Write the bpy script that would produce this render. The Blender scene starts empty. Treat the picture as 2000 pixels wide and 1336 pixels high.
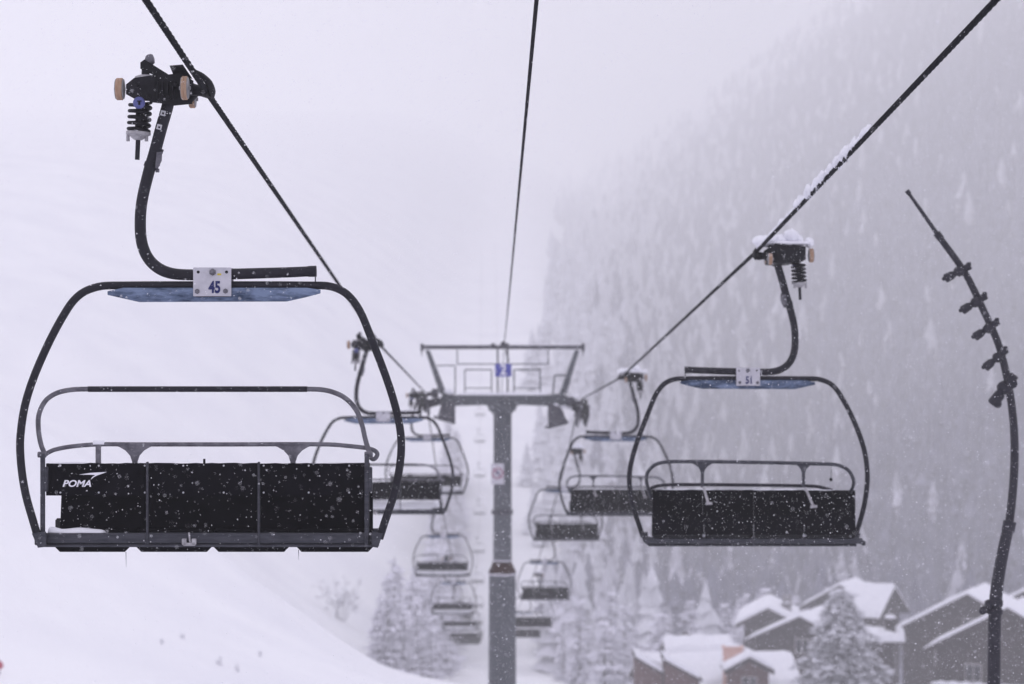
import bpy, bmesh, math, random
import numpy as np
from mathutils import Vector, Matrix

scene = bpy.context.scene
COL = scene.collection
R = math.radians
F = 4800.0                      # focal length in photo pixels (2000 px wide)


def unproj(px, py, Y):
    return Vector(((px - 1000.0) / F * Y, Y, (668.0 - py) / F * Y))


# ------------------------------------------------------------------ helpers
class MB:
    """collects primitives into one mesh object"""

    def __init__(self):
        self.v = []
        self.f = []
        self.mi = []
        self.sm = []

    def add(self, verts, faces, mi=0, smooth=False):
        b = len(self.v)
        self.v.extend([tuple(p) for p in verts])
        for f in faces:
            self.f.append([b + i for i in f])
            self.mi.append(mi)
            self.sm.append(smooth)

    def hull(self, pts, mi=0, smooth=False):
        bm = bmesh.new()
        for p in pts:
            bm.verts.new(p)
        bmesh.ops.convex_hull(bm, input=bm.verts)
        bmesh.ops.dissolve_limit(bm, angle_limit=0.01, verts=bm.verts, edges=bm.edges)
        bm.verts.ensure_lookup_table()
        bm.verts.index_update()
        vs = [v.co.copy() for v in bm.verts]
        fs = [[v.index for v in f.verts] for f in bm.faces]
        bm.free()
        self.add(vs, fs, mi, smooth)

    def box(self, c, s, bev=0.004, rot=None, mi=0):
        hx, hy, hz = s[0] / 2, s[1] / 2, s[2] / 2
        b = min(bev, hx * .45, hy * .45, hz * .45)
        pts = []
        for sx in (-1, 1):
            for sy in (-1, 1):
                for sz in (-1, 1):
                    pts += [(sx * (hx - b), sy * (hy - b), sz * hz), (sx * (hx - b), sy * hy, sz * (hz - b)),
                            (sx * hx, sy * (hy - b), sz * (hz - b))]
        c = Vector(c)
        pts = [(rot @ Vector(p) if rot is not None else Vector(p)) + c for p in pts]
        self.hull(pts, mi)

    def tube(self, path, r, seg=12, cap=True, mi=0, smooth=True, sub=0, up=None, lobes=None):
        path = [Vector(p) for p in path]
        rad = list(r) if isinstance(r, (list, tuple)) else [r] * len(path)
        if sub:
            path, rad = catmull(path, rad, sub)
        n = len(path)
        tang = []
        for i in range(n):
            a = path[max(0, i - 1)]
            b = path[min(n - 1, i + 1)]
            tang.append((b - a).normalized())
        t0 = tang[0]
        ref = Vector((0, 0, 1)) if abs(t0.z) < .9 else Vector((0, 1, 0))
        nrm = (ref - t0 * ref.dot(t0)).normalized()
        verts = []
        dist = 0
        for i in range(n):
            t = tang[i]
            nrm = (nrm - t * nrm.dot(t)).normalized()
            bi = t.cross(nrm)
            if i:
                dist += (path[i] - path[i - 1]).length
            for k in range(seg):
                a = 2 * math.pi * k / seg
                rr = rad[i]
                if lobes:
                    rr *= 1 + .34 * (abs(math.cos(.5 * lobes[0] * (a + dist * lobes[1]))) - .7)
                verts.append(path[i] + (nrm * math.cos(a) + bi * math.sin(a)) * rr)
        faces = []
        for i in range(n - 1):
            for k in range(seg):
                k2 = (k + 1) % seg
                faces.append([i * seg + k, i * seg + k2, (i + 1) * seg + k2, (i + 1) * seg + k])
        self.add(verts, faces, mi, smooth)
        if cap:
            self.add(verts[:seg], [list(range(seg))[::-1]], mi, False)
            self.add(verts[-seg:], [list(range(seg))], mi, False)

    def lathe(self, o, axis, prof, seg=20, mi=0, smooth=True):
        o = Vector(o)
        ax = Vector(axis).normalized()
        ref = Vector((0, 0, 1)) if abs(ax.z) < .9 else Vector((0, 1, 0))
        u = (ref - ax * ref.dot(ax)).normalized()
        w = ax.cross(u)
        for j in range(len(prof) - 1):
            (r0, h0), (r1, h1) = prof[j], prof[j + 1]
            vs = []
            for (rr, h) in ((r0, h0), (r1, h1)):
                for k in range(seg):
                    a = 2 * math.pi * k / seg
                    vs.append(o + ax * h + (u * math.cos(a) + w * math.sin(a)) * rr)
            fs = [[k, (k + 1) % seg, seg + (k + 1) % seg, seg + k] for k in range(seg)]
            self.add(vs, fs, mi, smooth)
        for (rr, h), rev in ((prof[0], True), (prof[-1], False)):
            if rr > 1e-5:
                vs = [o + ax * h + (u * math.cos(2 * math.pi * k / seg) + w * math.sin(2 * math.pi * k / seg)) * rr
                      for k in range(seg)]
                self.add(vs, [list(range(seg))[::-1] if rev else list(range(seg))], mi, False)

    def prism(self, pts, dvec, mi=0):
        """pts: planar outline; dvec: extrusion"""
        pts = [Vector(p) for p in pts]
        d = Vector(dvec)
        n = len(pts)
        vs = pts + [p + d for p in pts]
        fs = [list(range(n))[::-1], list(range(n, 2 * n))]
        for i in range(n):
            j = (i + 1) % n
            fs.append([i, j, n + j, n + i])
        self.add(vs, fs, mi)

    def blob(self, c, r, seed=0, jit=.18, nu=12, nv=8, mi=0):
        rnd = random.Random(seed)
        ph = [rnd.uniform(0, 6.28) for _ in range(6)]
        c = Vector(c)
        r = (r, r, r) if not isinstance(r, (tuple, list)) else r
        vs = []
        for j in range(nv + 1):
            th = math.pi * j / nv
            for i in range(nu):
                a = 2 * math.pi * i / nu
                d = 1 + jit * (math.sin(2 * a + ph[0]) * math.sin(th + ph[1]) + .6 * math.sin(3 * a + ph[2] + 2 * th)
                               + .5 * math.cos(3 * th + ph[3]) * math.sin(th))
                vs.append(c + Vector((r[0] * d * math.sin(th) * math.cos(a), r[1] * d * math.sin(th) * math.sin(a),
                                      r[2] * d * math.cos(th))))
        fs = []
        for j in range(nv):
            for i in range(nu):
                i2 = (i + 1) % nu
                fs.append([j * nu + i, (j + 1) * nu + i, (j + 1) * nu + i2, j * nu + i2])
        self.add(vs, fs, mi, True)

    def ridge(self, p0, p1, w, h, n=40, seed=0, ends=True, var=.35):
        """a bank of snow lying between p0 and p1 (half elliptical section, uneven)"""
        rnd = random.Random(seed)
        p0, p1 = Vector(p0), Vector(p1)
        d = (p1 - p0)
        t = d.normalized()
        side = t.cross(Vector((0, 0, 1))).normalized()
        ph = [rnd.uniform(0, 6.28) for _ in range(4)]
        seg = 9
        vs = []
        for i in range(n + 1):
            u = i / n
            e = min(1, math.sqrt(max(0, 1 - abs(2 * u - 1) ** 10))) if ends else 1
            L = d.length
            k = 1 + var * (math.sin(u * L * 7 + ph[0]) * .5 + math.sin(u * L * 17 + ph[1]) * .3 + math.sin(u * L * 31 + ph[2]) * .2)
            for s in range(seg):
                a = math.pi * s / (seg - 1)
                vs.append(p0 + d * u + side * math.cos(a) * w * .5 * (0.2 + .8 * e) + Vector((0, 0, 1)) * (math.sin(a) * h * k * e))
        fs = []
        for i in range(n):
            for s in range(seg - 1):
                fs.append([i * seg + s, i * seg + s + 1, (i + 1) * seg + s + 1, (i + 1) * seg + s])
            fs.append([i * seg + seg - 1, i * seg, (i + 1) * seg, (i + 1) * seg + seg - 1])
        self.add(vs, fs, 0, True)

    def xform(self, M):
        self.v = [tuple(M @ Vector(p)) for p in self.v]

    def mesh(self, name, mats):
        me = bpy.data.meshes.new(name)
        me.from_pydata(self.v, [], self.f)
        mats = mats if isinstance(mats, (list, tuple)) else [mats]
        for m in mats:
            me.materials.append(m)
        me.polygons.foreach_set('material_index', self.mi)
        me.polygons.foreach_set('use_smooth', self.sm)
        bm = bmesh.new()
        bm.from_mesh(me)
        bmesh.ops.recalc_face_normals(bm, faces=bm.faces)
        bm.to_mesh(me)
        bm.free()
        me.update()
        return me

    def build(self, name, mats, parent=None, loc=None):
        o = bpy.data.objects.new(name, self.mesh(name, mats))
        COL.objects.link(o)
        if parent:
            o.parent = parent
        if loc is not None:
            o.location = loc
        return o


def catmull(path, rad, sub):
    P, Q = [], []
    n = len(path)
    for i in range(n - 1):
        p0 = path[max(0, i - 1)]
        p1 = path[i]
        p2 = path[i + 1]
        p3 = path[min(n - 1, i + 2)]
        # centripetal-ish: scale tangents by segment length to avoid overshoot
        l = (p2 - p1).length
        m1 = ((p2 - p0).normalized() if (p2 - p0).length > 0 else Vector()) * l
        m2 = ((p3 - p1).normalized() if (p3 - p1).length > 0 else Vector()) * l
        for k in range(sub):
            t = k / sub
            h1 = 2 * t ** 3 - 3 * t ** 2 + 1
            h2 = t ** 3 - 2 * t ** 2 + t
            h3 = -2 * t ** 3 + 3 * t ** 2
            h4 = t ** 3 - t ** 2
            P.append(p1 * h1 + m1 * h2 + p2 * h3 + m2 * h4)
            Q.append(rad[i] * (1 - t) + rad[i + 1] * t)
    P.append(path[-1])
    Q.append(rad[-1])
    return P, Q


def empty(name, loc=(0, 0, 0), rz=0):
    o = bpy.data.objects.new(name, None)
    o.empty_display_size = .3
    COL.objects.link(o)
    o.location = loc
    o.rotation_euler = (0, 0, rz)
    return o


def tag(o, label=None, cat=None, group=None, kind=None):
    if label:
        o['label'] = label
    if cat:
        o['category'] = cat
    if group:
        o['group'] = group
    if kind:
        o['kind'] = kind
    return o


def kids(o):
    return [c for c in ALL() if c.parent == o]


def ALL():
    return list(COL.objects)


def copy_tree(o, parent=None, skip=()):
    c = o.copy()
    COL.objects.link(c)
    if parent:
        c.parent = parent
    for ch in CH.get(o.name, []):
        if ch.name.split('.')[0] not in skip:
            copy_tree(ch, c, skip)
    return c


CH = {}


def index_children():
    CH.clear()
    for o in COL.objects:
        if o.parent:
            CH.setdefault(o.parent.name, []).append(o)


def text_mb(body, size, bold=0.0, shear=0.0, sx=1.0, extrude=.001):
    """text laid in local x (right) / y (up), centred; returns verts, faces"""
    cu = bpy.data.curves.new('lettering', 'FONT')
    cu.body = body
    cu.size = size
    cu.offset = bold
    cu.shear = shear
    cu.extrude = extrude
    cu.align_x = 'CENTER'
    cu.align_y = 'CENTER'
    cu.resolution_u = 4
    ob = bpy.data.objects.new('lettering', cu)
    COL.objects.link(ob)
    dg = bpy.context.evaluated_depsgraph_get()
    dg.update()
    me = bpy.data.meshes.new_from_object(ob.evaluated_get(dg))
    vs = [Vector((v.co.x * sx, v.co.y, v.co.z)) for v in me.vertices]
    fs = [list(p.vertices) for p in me.polygons]
    bpy.data.objects.remove(ob)
    bpy.data.curves.remove(cu)
    bpy.data.meshes.remove(me)
    return vs, fs


def text_on(mb, body, c, size, face=-1, mi=0, **kw):
    """face=-1: readable from -y ; face=+1: readable from +y"""
    vs, fs = text_mb(body, size, **kw)
    c = Vector(c)
    if face < 0:
        vs = [c + Vector((v.x, -v.z, v.y)) for v in vs]
    else:
        vs = [c + Vector((-v.x, v.z, v.y)) for v in vs]
    mb.add(vs, fs, mi)


# ------------------------------------------------------------------ materials
def mat(name, col, rough=.6, metal=0.0, noise=0.0, nscale=8.0, col2=None, bump=0.0, bscale=60.0, spec=.3,
        coords='Object', stretch=(1, 1, 1), ramp=(.35, .65)):
    m = bpy.data.materials.new(name)
    m.use_nodes = True
    nt = m.node_tree
    b = nt.nodes['Principled BSDF']
    b.inputs['Roughness'].default_value = rough
    b.inputs['Metallic'].default_value = metal
    b.inputs['Specular IOR Level'].default_value = spec
    b.inputs['Base Color'].default_value = (*col, 1)
    tc = nt.nodes.new('ShaderNodeTexCoord')
    mp = nt.nodes.new('ShaderNodeMapping')
    mp.inputs['Scale'].default_value = stretch
    nt.links.new(tc.outputs[coords], mp.inputs['Vector'])
    if col2 is not None:
        n = nt.nodes.new('ShaderNodeTexNoise')
        n.inputs['Scale'].default_value = nscale
        n.inputs['Detail'].default_value = 5
        n.inputs['Roughness'].default_value = .65
        nt.links.new(mp.outputs[0], n.inputs['Vector'])
        rp = nt.nodes.new('ShaderNodeValToRGB')
        rp.color_ramp.elements[0].position = ramp[0]
        rp.color_ramp.elements[1].position = ramp[1]
        rp.color_ramp.elements[0].color = (*col, 1)
        rp.color_ramp.elements[1].color = (*col2, 1)
        nt.links.new(n.outputs['Fac'], rp.inputs['Fac'])
        nt.links.new(rp.outputs[0], b.inputs['Base Color'])
    if bump:
        n2 = nt.nodes.new('ShaderNodeTexNoise')
        n2.inputs['Scale'].default_value = bscale
        n2.inputs['Detail'].default_value = 4
        nt.links.new(mp.outputs[0], n2.inputs['Vector'])
        bp = nt.nodes.new('ShaderNodeBump')
        bp.inputs['Strength'].default_value = bump
        bp.inputs['Distance'].default_value = .01
        nt.links.new(n2.outputs['Fac'], bp.inputs['Height'])
        nt.links.new(bp.outputs[0], b.inputs['Normal'])
    return m


def snowy(name, dark, snow=(.72, .71, .80), lo=.15, hi=.6, nscale=1.2, dark2=None, amount=.5):
    """foliage with snow resting on its upward faces"""
    m = bpy.data.materials.new(name)
    m.use_nodes = True
    nt = m.node_tree
    b = nt.nodes['Principled BSDF']
    b.inputs['Roughness'].default_value = .9
    b.inputs['Specular IOR Level'].default_value = .1
    g = nt.nodes.new('ShaderNodeNewGeometry')
    sp = nt.nodes.new('ShaderNodeSeparateXYZ')
    nt.links.new(g.outputs['Normal'], sp.inputs[0])
    n = nt.nodes.new('ShaderNodeTexNoise')
    n.inputs['Scale'].default_value = nscale
    n.inputs['Detail'].default_value = 4
    tc = nt.nodes.new('ShaderNodeTexCoord')
    nt.links.new(tc.outputs['Object'], n.inputs['Vector'])
    ad = nt.nodes.new('ShaderNodeMath')
    ad.operation = 'MULTIPLY_ADD'
    nt.links.new(n.outputs['Fac'], ad.inputs[0])
    ad.inputs[1].default_value = 1.4
    ad.inputs[2].default_value = -.7 + amount - .5
    a2 = nt.nodes.new('ShaderNodeMath')
    a2.operation = 'ADD'
    nt.links.new(sp.outputs['Z'], a2.inputs[0])
    nt.links.new(ad.outputs[0], a2.inputs[1])
    mr = nt.nodes.new('ShaderNodeMapRange')
    mr.inputs['From Min'].default_value = lo
    mr.inputs['From Max'].default_value = hi
    nt.links.new(a2.outputs[0], mr.inputs['Value'])
    mx = nt.nodes.new('ShaderNodeMix')
    mx.data_type = 'RGBA'
    mx.inputs[6].default_value = (*dark, 1)
    mx.inputs[7].default_value = (*snow, 1)
    nt.links.new(mr.outputs[0], mx.inputs[0])
    nt.links.new(mx.outputs[2], b.inputs['Base Color'])
    return m


M = {}
M['vinyl'] = mat('black_vinyl', (.0016, .0014, .003), .8, col2=(.0045, .004, .007), nscale=5, spec=.05, bump=.15, bscale=25)
M['tube'] = mat('dark_painted_steel', (.008, .0075, .013), .55, col2=(.016, .0148, .023), nscale=14, spec=.22, bump=.06, bscale=90)
M['galv'] = mat('weathered_zinc', (.075, .072, .088), .5, .3, col2=(.17, .165, .19), nscale=16, bump=.08)
M['galv_dark'] = mat('dark_zinc_rail', (.026, .027, .037), .5, .2, col2=(.055, .056, .07), nscale=9, stretch=(1, 1, 5), bump=.05)
M['blue'] = mat('blue_grey_steel', (.024, .041, .082), .35, .2, col2=(.165, .215, .33), nscale=2.6, stretch=(1.6, 2, 6), ramp=(.42, .62))
M['plate'] = mat('pale_plate', (.52, .51, .56), .5, col2=(.43, .42, .47), nscale=14, bump=.04)
M['ink'] = mat('navy_ink', (.012, .016, .10), .6)
M['white_ink'] = mat('white_lettering', (.75, .74, .80), .6)
M['yellow'] = mat('yellow_paint', (.55, .45, .04), .6)
M['cast'] = mat('black_cast_iron', (.003, .0028, .005), .55, col2=(.009, .0085, .013), nscale=30, bump=.2, bscale=60, spec=.2)
M['tyre'] = mat('worn_tan_rubber', (.30, .17, .10), .7, col2=(.42, .30, .22), nscale=20, stretch=(6, 1, 1))
M['rim'] = mat('pale_wheel_rim', (.30, .29, .30), .5, col2=(.2, .2, .21), nscale=12)
M['bluecap'] = mat('blue_cap', (.06, .07, .22), .4, col2=(.10, .11, .28), nscale=30)
M['sticker'] = mat('white_sticker', (.45, .45, .48), .6)
M['zincwhite'] = mat('pale_zinc', (.40, .39, .41), .5, .1, col2=(.26, .25, .27), nscale=30)
M['rope'] = mat('steel_wire_rope', (.004, .0037, .007), .85, 0, col2=(.012, .0115, .017), nscale=40, spec=.06)
M['snow'] = mat('fresh_snow', (.72, .72, .78), .95, col2=(.80, .80, .85), nscale=3, bump=.25, bscale=18, spec=.1)
M['flake'] = mat('falling_snow_flake', (.86, .86, .9), .95, spec=.05)
M['tower'] = mat('grey_green_tower_steel', (.072, .078, .090), .6, .1, col2=(.105, .11, .125), nscale=2.5, stretch=(1, 1, .3), bump=.03)
M['tower_dk'] = mat('dark_tower_steel', (.045, .043, .056), .6, .1, col2=(.08, .078, .092), nscale=6)
M['rust'] = mat('rusty_flange', (.026, .011, .011), .8, col2=(.05, .024, .02), nscale=7)
M['rubber'] = mat('dark_rubber', (.02, .02, .02), .8, col2=(.05, .05, .05), nscale=9)
M['sign_blue'] = mat('blue_enamel', (.045, .05, .30), .4, col2=(.07, .075, .36), nscale=9)
M['sign_red'] = mat('red_enamel', (.30, .13, .19), .5)
M['lance'] = mat('dark_lance_steel', (.012, .011, .019), .5, .1, col2=(.026, .024, .035), nscale=10)
M['wood'] = mat('dark_stained_boards', (.024, .018, .020), .85, col2=(.048, .037, .039), nscale=3, stretch=(6, 6, .5))
M['wood_red'] = mat('red_brown_boards', (.080, .044, .044), .85, col2=(.12, .066, .064), nscale=3, stretch=(6, 6, .5))
M['plaster'] = mat('grey_render', (.20, .19, .20), .9, col2=(.26, .25, .26), nscale=2)
M['glass'] = mat('dark_window_glass', (.03, .03, .04), .15, spec=.5)
M['frame'] = mat('pale_window_frame', (.35, .33, .34), .7)
M['brick'] = mat('orange_brick', (.55, .33, .27), .85, col2=(.64, .42, .36), nscale=6)
M['bark'] = mat('bark', (.035, .03, .03), .9, col2=(.07, .06, .06), nscale=6)
M['twig'] = snowy('snowy_twigs', (.10, .097, .11), lo=-.1, hi=.9, nscale=3, amount=.5)
M['tuft'] = snowy('frosted_twigs', (.42, .41, .44), lo=-.4, hi=.7, nscale=3, amount=.6)
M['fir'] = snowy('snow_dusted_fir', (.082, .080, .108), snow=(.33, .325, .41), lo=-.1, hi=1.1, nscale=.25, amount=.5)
M['fir_hazed'] = snowy('haze_paled_fir', (.40, .40, .44), snow=(.72, .72, .78), lo=-.3, hi=.9, nscale=.25, amount=.6)  # haze fade painted into the fir colour, for trees near the lift cut
M['fir_big'] = snowy('snow_laden_fir', (.035, .038, .040), snow=(.62, .62, .68), lo=.0, hi=1.0, nscale=.9, amount=.5)
M['larch'] = snowy('snow_laden_larch', (.09, .088, .095), lo=-.35, hi=.75, nscale=.9, amount=.62)
M['red_cloth'] = mat('red_marker_paint', (.40, .05, .09), .6)


# snow ground: fresh snow with slight uneven tone
def ground_mat():
    m = bpy.data.materials.new('snow_ground')
    m.use_nodes = True
    nt = m.node_tree
    b = nt.nodes['Principled BSDF']
    b.inputs['Roughness'].default_value = .95
    b.inputs['Specular IOR Level'].default_value = .1
    tc = nt.nodes.new('ShaderNodeTexCoord')
    n = nt.nodes.new('ShaderNodeTexNoise')
    n.inputs['Scale'].default_value = .06
    n.inputs['Detail'].default_value = 7
    n.inputs['Roughness'].default_value = .6
    nt.links.new(tc.outputs['Object'], n.inputs['Vector'])
    rp = nt.nodes.new('ShaderNodeValToRGB')
    rp.color_ramp.elements[0].position = .3
    rp.color_ramp.elements[1].position = .62
    rp.color_ramp.elements[0].color = (.77, .77, .82, 1)
    rp.color_ramp.elements[1].color = (.86, .86, .89, 1)
    nt.links.new(n.outputs['Fac'], rp.inputs['Fac'])
    nt.links.new(rp.outputs[0], b.inputs['Base Color'])
    n2 = nt.nodes.new('ShaderNodeTexNoise')
    n2.inputs['Scale'].default_value = .5
    n2.inputs['Detail'].default_value = 6
    nt.links.new(tc.outputs['Object'], n2.inputs['Vector'])
    bp = nt.nodes.new('ShaderNodeBump')
    bp.inputs['Strength'].default_value = .35
    bp.inputs['Distance'].default_value = .4
    nt.links.new(n2.outputs['Fac'], bp.inputs['Height'])
    nt.links.new(bp.outputs[0], b.inputs['Normal'])
    return m


M['ground'] = ground_mat()


# ------------------------------------------------------------------ terrain
def sstep(a, b, x):
    t = np.clip((x - a) / (b - a), 0, 1)
    return t * t * (3 - 2 * t)


KY = [-200, -60, 0, 24, 68, 100, 150, 200, 250, 300, 350, 378, 560, 2700]
KZ = [22, 4.5, -2.4, -6.2, -12.6, -17, -23.5, -29.5, -36, -42, -46.5, -46.5, -15.5, 200]


def height(x, y):
    x = np.asarray(x, float)
    y = np.asarray(y, float)
    fl = 300 * sstep(4, 75, x)          # flat valley floor right of the lift line
    yv = np.where(y < 378, y, 378 + np.maximum(0, y - 378 - fl))
    z = sum(np.interp(yv + d, KY, KZ) for d in (-9, -4.5, 0, 4.5, 9)) / 5
    d = x - 50
    d = .5 * (d + np.sqrt(d * d + 200)) * sstep(360, 520, y)
    z = z + 260 * np.tanh(.40 * d / 260)
    e = x - 115
    z = z + .38 * .5 * (e + np.sqrt(e * e + 900)) * sstep(600, 1100, y) * (1 - sstep(400, 700, x))
    x0 = -8.5 - 9 * sstep(165, 260, y)
    g = .10 + .74 * sstep(85, 165, y)
    t = x0 - x
    bump = g * .5 * (t + np.sqrt(t * t + 60))
    bump = 55 * np.tanh(bump / 55)
    z = z + bump
    z = z + (np.sin(x * .21 + y * .07) * .25 + np.sin(x * .093 - y * .13 + 1) * .35 + np.sin(x * .5 + y * .33) * .08) * sstep(40, 120, y)
    return z


def hz(x, y):
    return float(height(x, y))


def ground_hit(px, py, y0=60, y1=900):
    Y = y0
    while Y < y1:
        p = unproj(px, py, Y)
        if p.z < hz(p.x, p.y):
            return p
        Y += .5
    return unproj(px, py, y1)


def grid_mesh():
    ys = np.concatenate([np.arange(-60, 60, 4), np.arange(60, 420, 2.5), np.arange(420, 800, 8), np.arange(800, 2701, 40)])
    xs = np.concatenate([np.arange(-800, -120, 40), np.arange(-120, -50, 5), np.arange(-50, 50, 1.5), np.arange(50, 160, 5), np.arange(160, 1001, 40)])
    X, Y = np.meshgrid(xs, ys)
    Z = height(X, Y)
    V = np.stack([X.ravel(), Y.ravel(), Z.ravel()], 1)
    ny, nx = X.shape
    idx = np.arange(ny * nx).reshape(ny, nx)
    Fq = np.stack([idx[:-1, :-1].ravel(), idx[:-1, 1:].ravel(), idx[1:, 1:].ravel(), idx[1:, :-1].ravel()], 1)
    return V, Fq


def np_mesh(name, V, Fc, m, smooth=False):
    me = bpy.data.meshes.new(name)
    n, k = Fc.shape
    me.vertices.add(len(V))
    me.vertices.foreach_set('co', np.ascontiguousarray(V, dtype=np.float32).ravel())
    me.loops.add(n * k)
    me.loops.foreach_set('vertex_index', np.ascontiguousarray(Fc, dtype=np.int32).ravel())
    me.polygons.add(n)
    me.polygons.foreach_set('loop_start', np.arange(0, n * k, k, dtype=np.int32))
    me.polygons.foreach_set('loop_total', np.full(n, k, dtype=np.int32))
    me.polygons.foreach_set('use_smooth', np.full(n, smooth, dtype=bool))
    me.materials.append(m)
    me.update(calc_edges=True)
    me.validate()
    o = bpy.data.objects.new(name, me)
    COL.objects.link(o)
    return o


V, Fq = grid_mesh()
tag(np_mesh('ground', V, Fq, M['ground'], True), kind='structure')


# ------------------------------------------------------------------ chairs
O_L = unproj(400, 174, 15.0)         # rope point of the near left chair
Y_R = 23.9
O_R = unproj(1480, 499, Y_R)         # rope point of the near right chair


SHX = Vector((0, 0, 0))


def P(px, py, dy=0.0):
    """pixel of the near left chair -> chair coordinates (x right seen from behind, y travel, z up)"""
    return unproj(px, py, 15.0 + dy) - O_L + SHX


def PR(px, py, dy=0.0):
    """pixel of the near right chair (seen from the front) -> chair coordinates"""
    p = unproj(px, py, Y_R + dy) - O_R
    return Vector((-p.x, -p.y, p.z))


def pbox(mb, x0, y0, x1, y1, d0, d1, fn=P, bev=.006, mi=0):
    pts = []
    s = 320.0 if fn is P else F / Y_R
    bx = min(bev, abs(x1 - x0) / s * .4, abs(y1 - y0) / s * .4, abs(d1 - d0) * .45)
    a = fn((x0 + x1) / 2, (y0 + y1) / 2, d0)
    b = fn((x0 + x1) / 2, (y0 + y1) / 2, d1)
    p0 = fn(x0, y0, (d0 + d1) / 2)
    p1 = fn(x1, y1, (d0 + d1) / 2)
    c = ((p0.x + p1.x) / 2, (a.y + b.y) / 2, (p0.z + p1.z) / 2)
    mb.box(c, (abs(p1.x - p0.x), abs(b.y - a.y), abs(p1.z - p0.z)), bx, mi=mi)


def tplate(mb, cx, y, s, y2, dy, fn, th):
    out = [(cx - 42 * s, y), (cx - 30 * s, y + 3 * s), (cx - 18 * s, y + 10 * s), (cx - 9 * s, y + 20 * s), (cx - 5 * s, y + 32 * s),
           (cx - 5 * s, y2), (cx + 5 * s, y2), (cx + 5 * s, y + 32 * s), (cx + 9 * s, y + 20 * s), (cx + 18 * s, y + 10 * s),
           (cx + 30 * s, y + 3 * s), (cx + 42 * s, y)]
    pts = [fn(a, b, dy) for a, b in out]
    mb.prism(pts, (0, th, 0))


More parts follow.
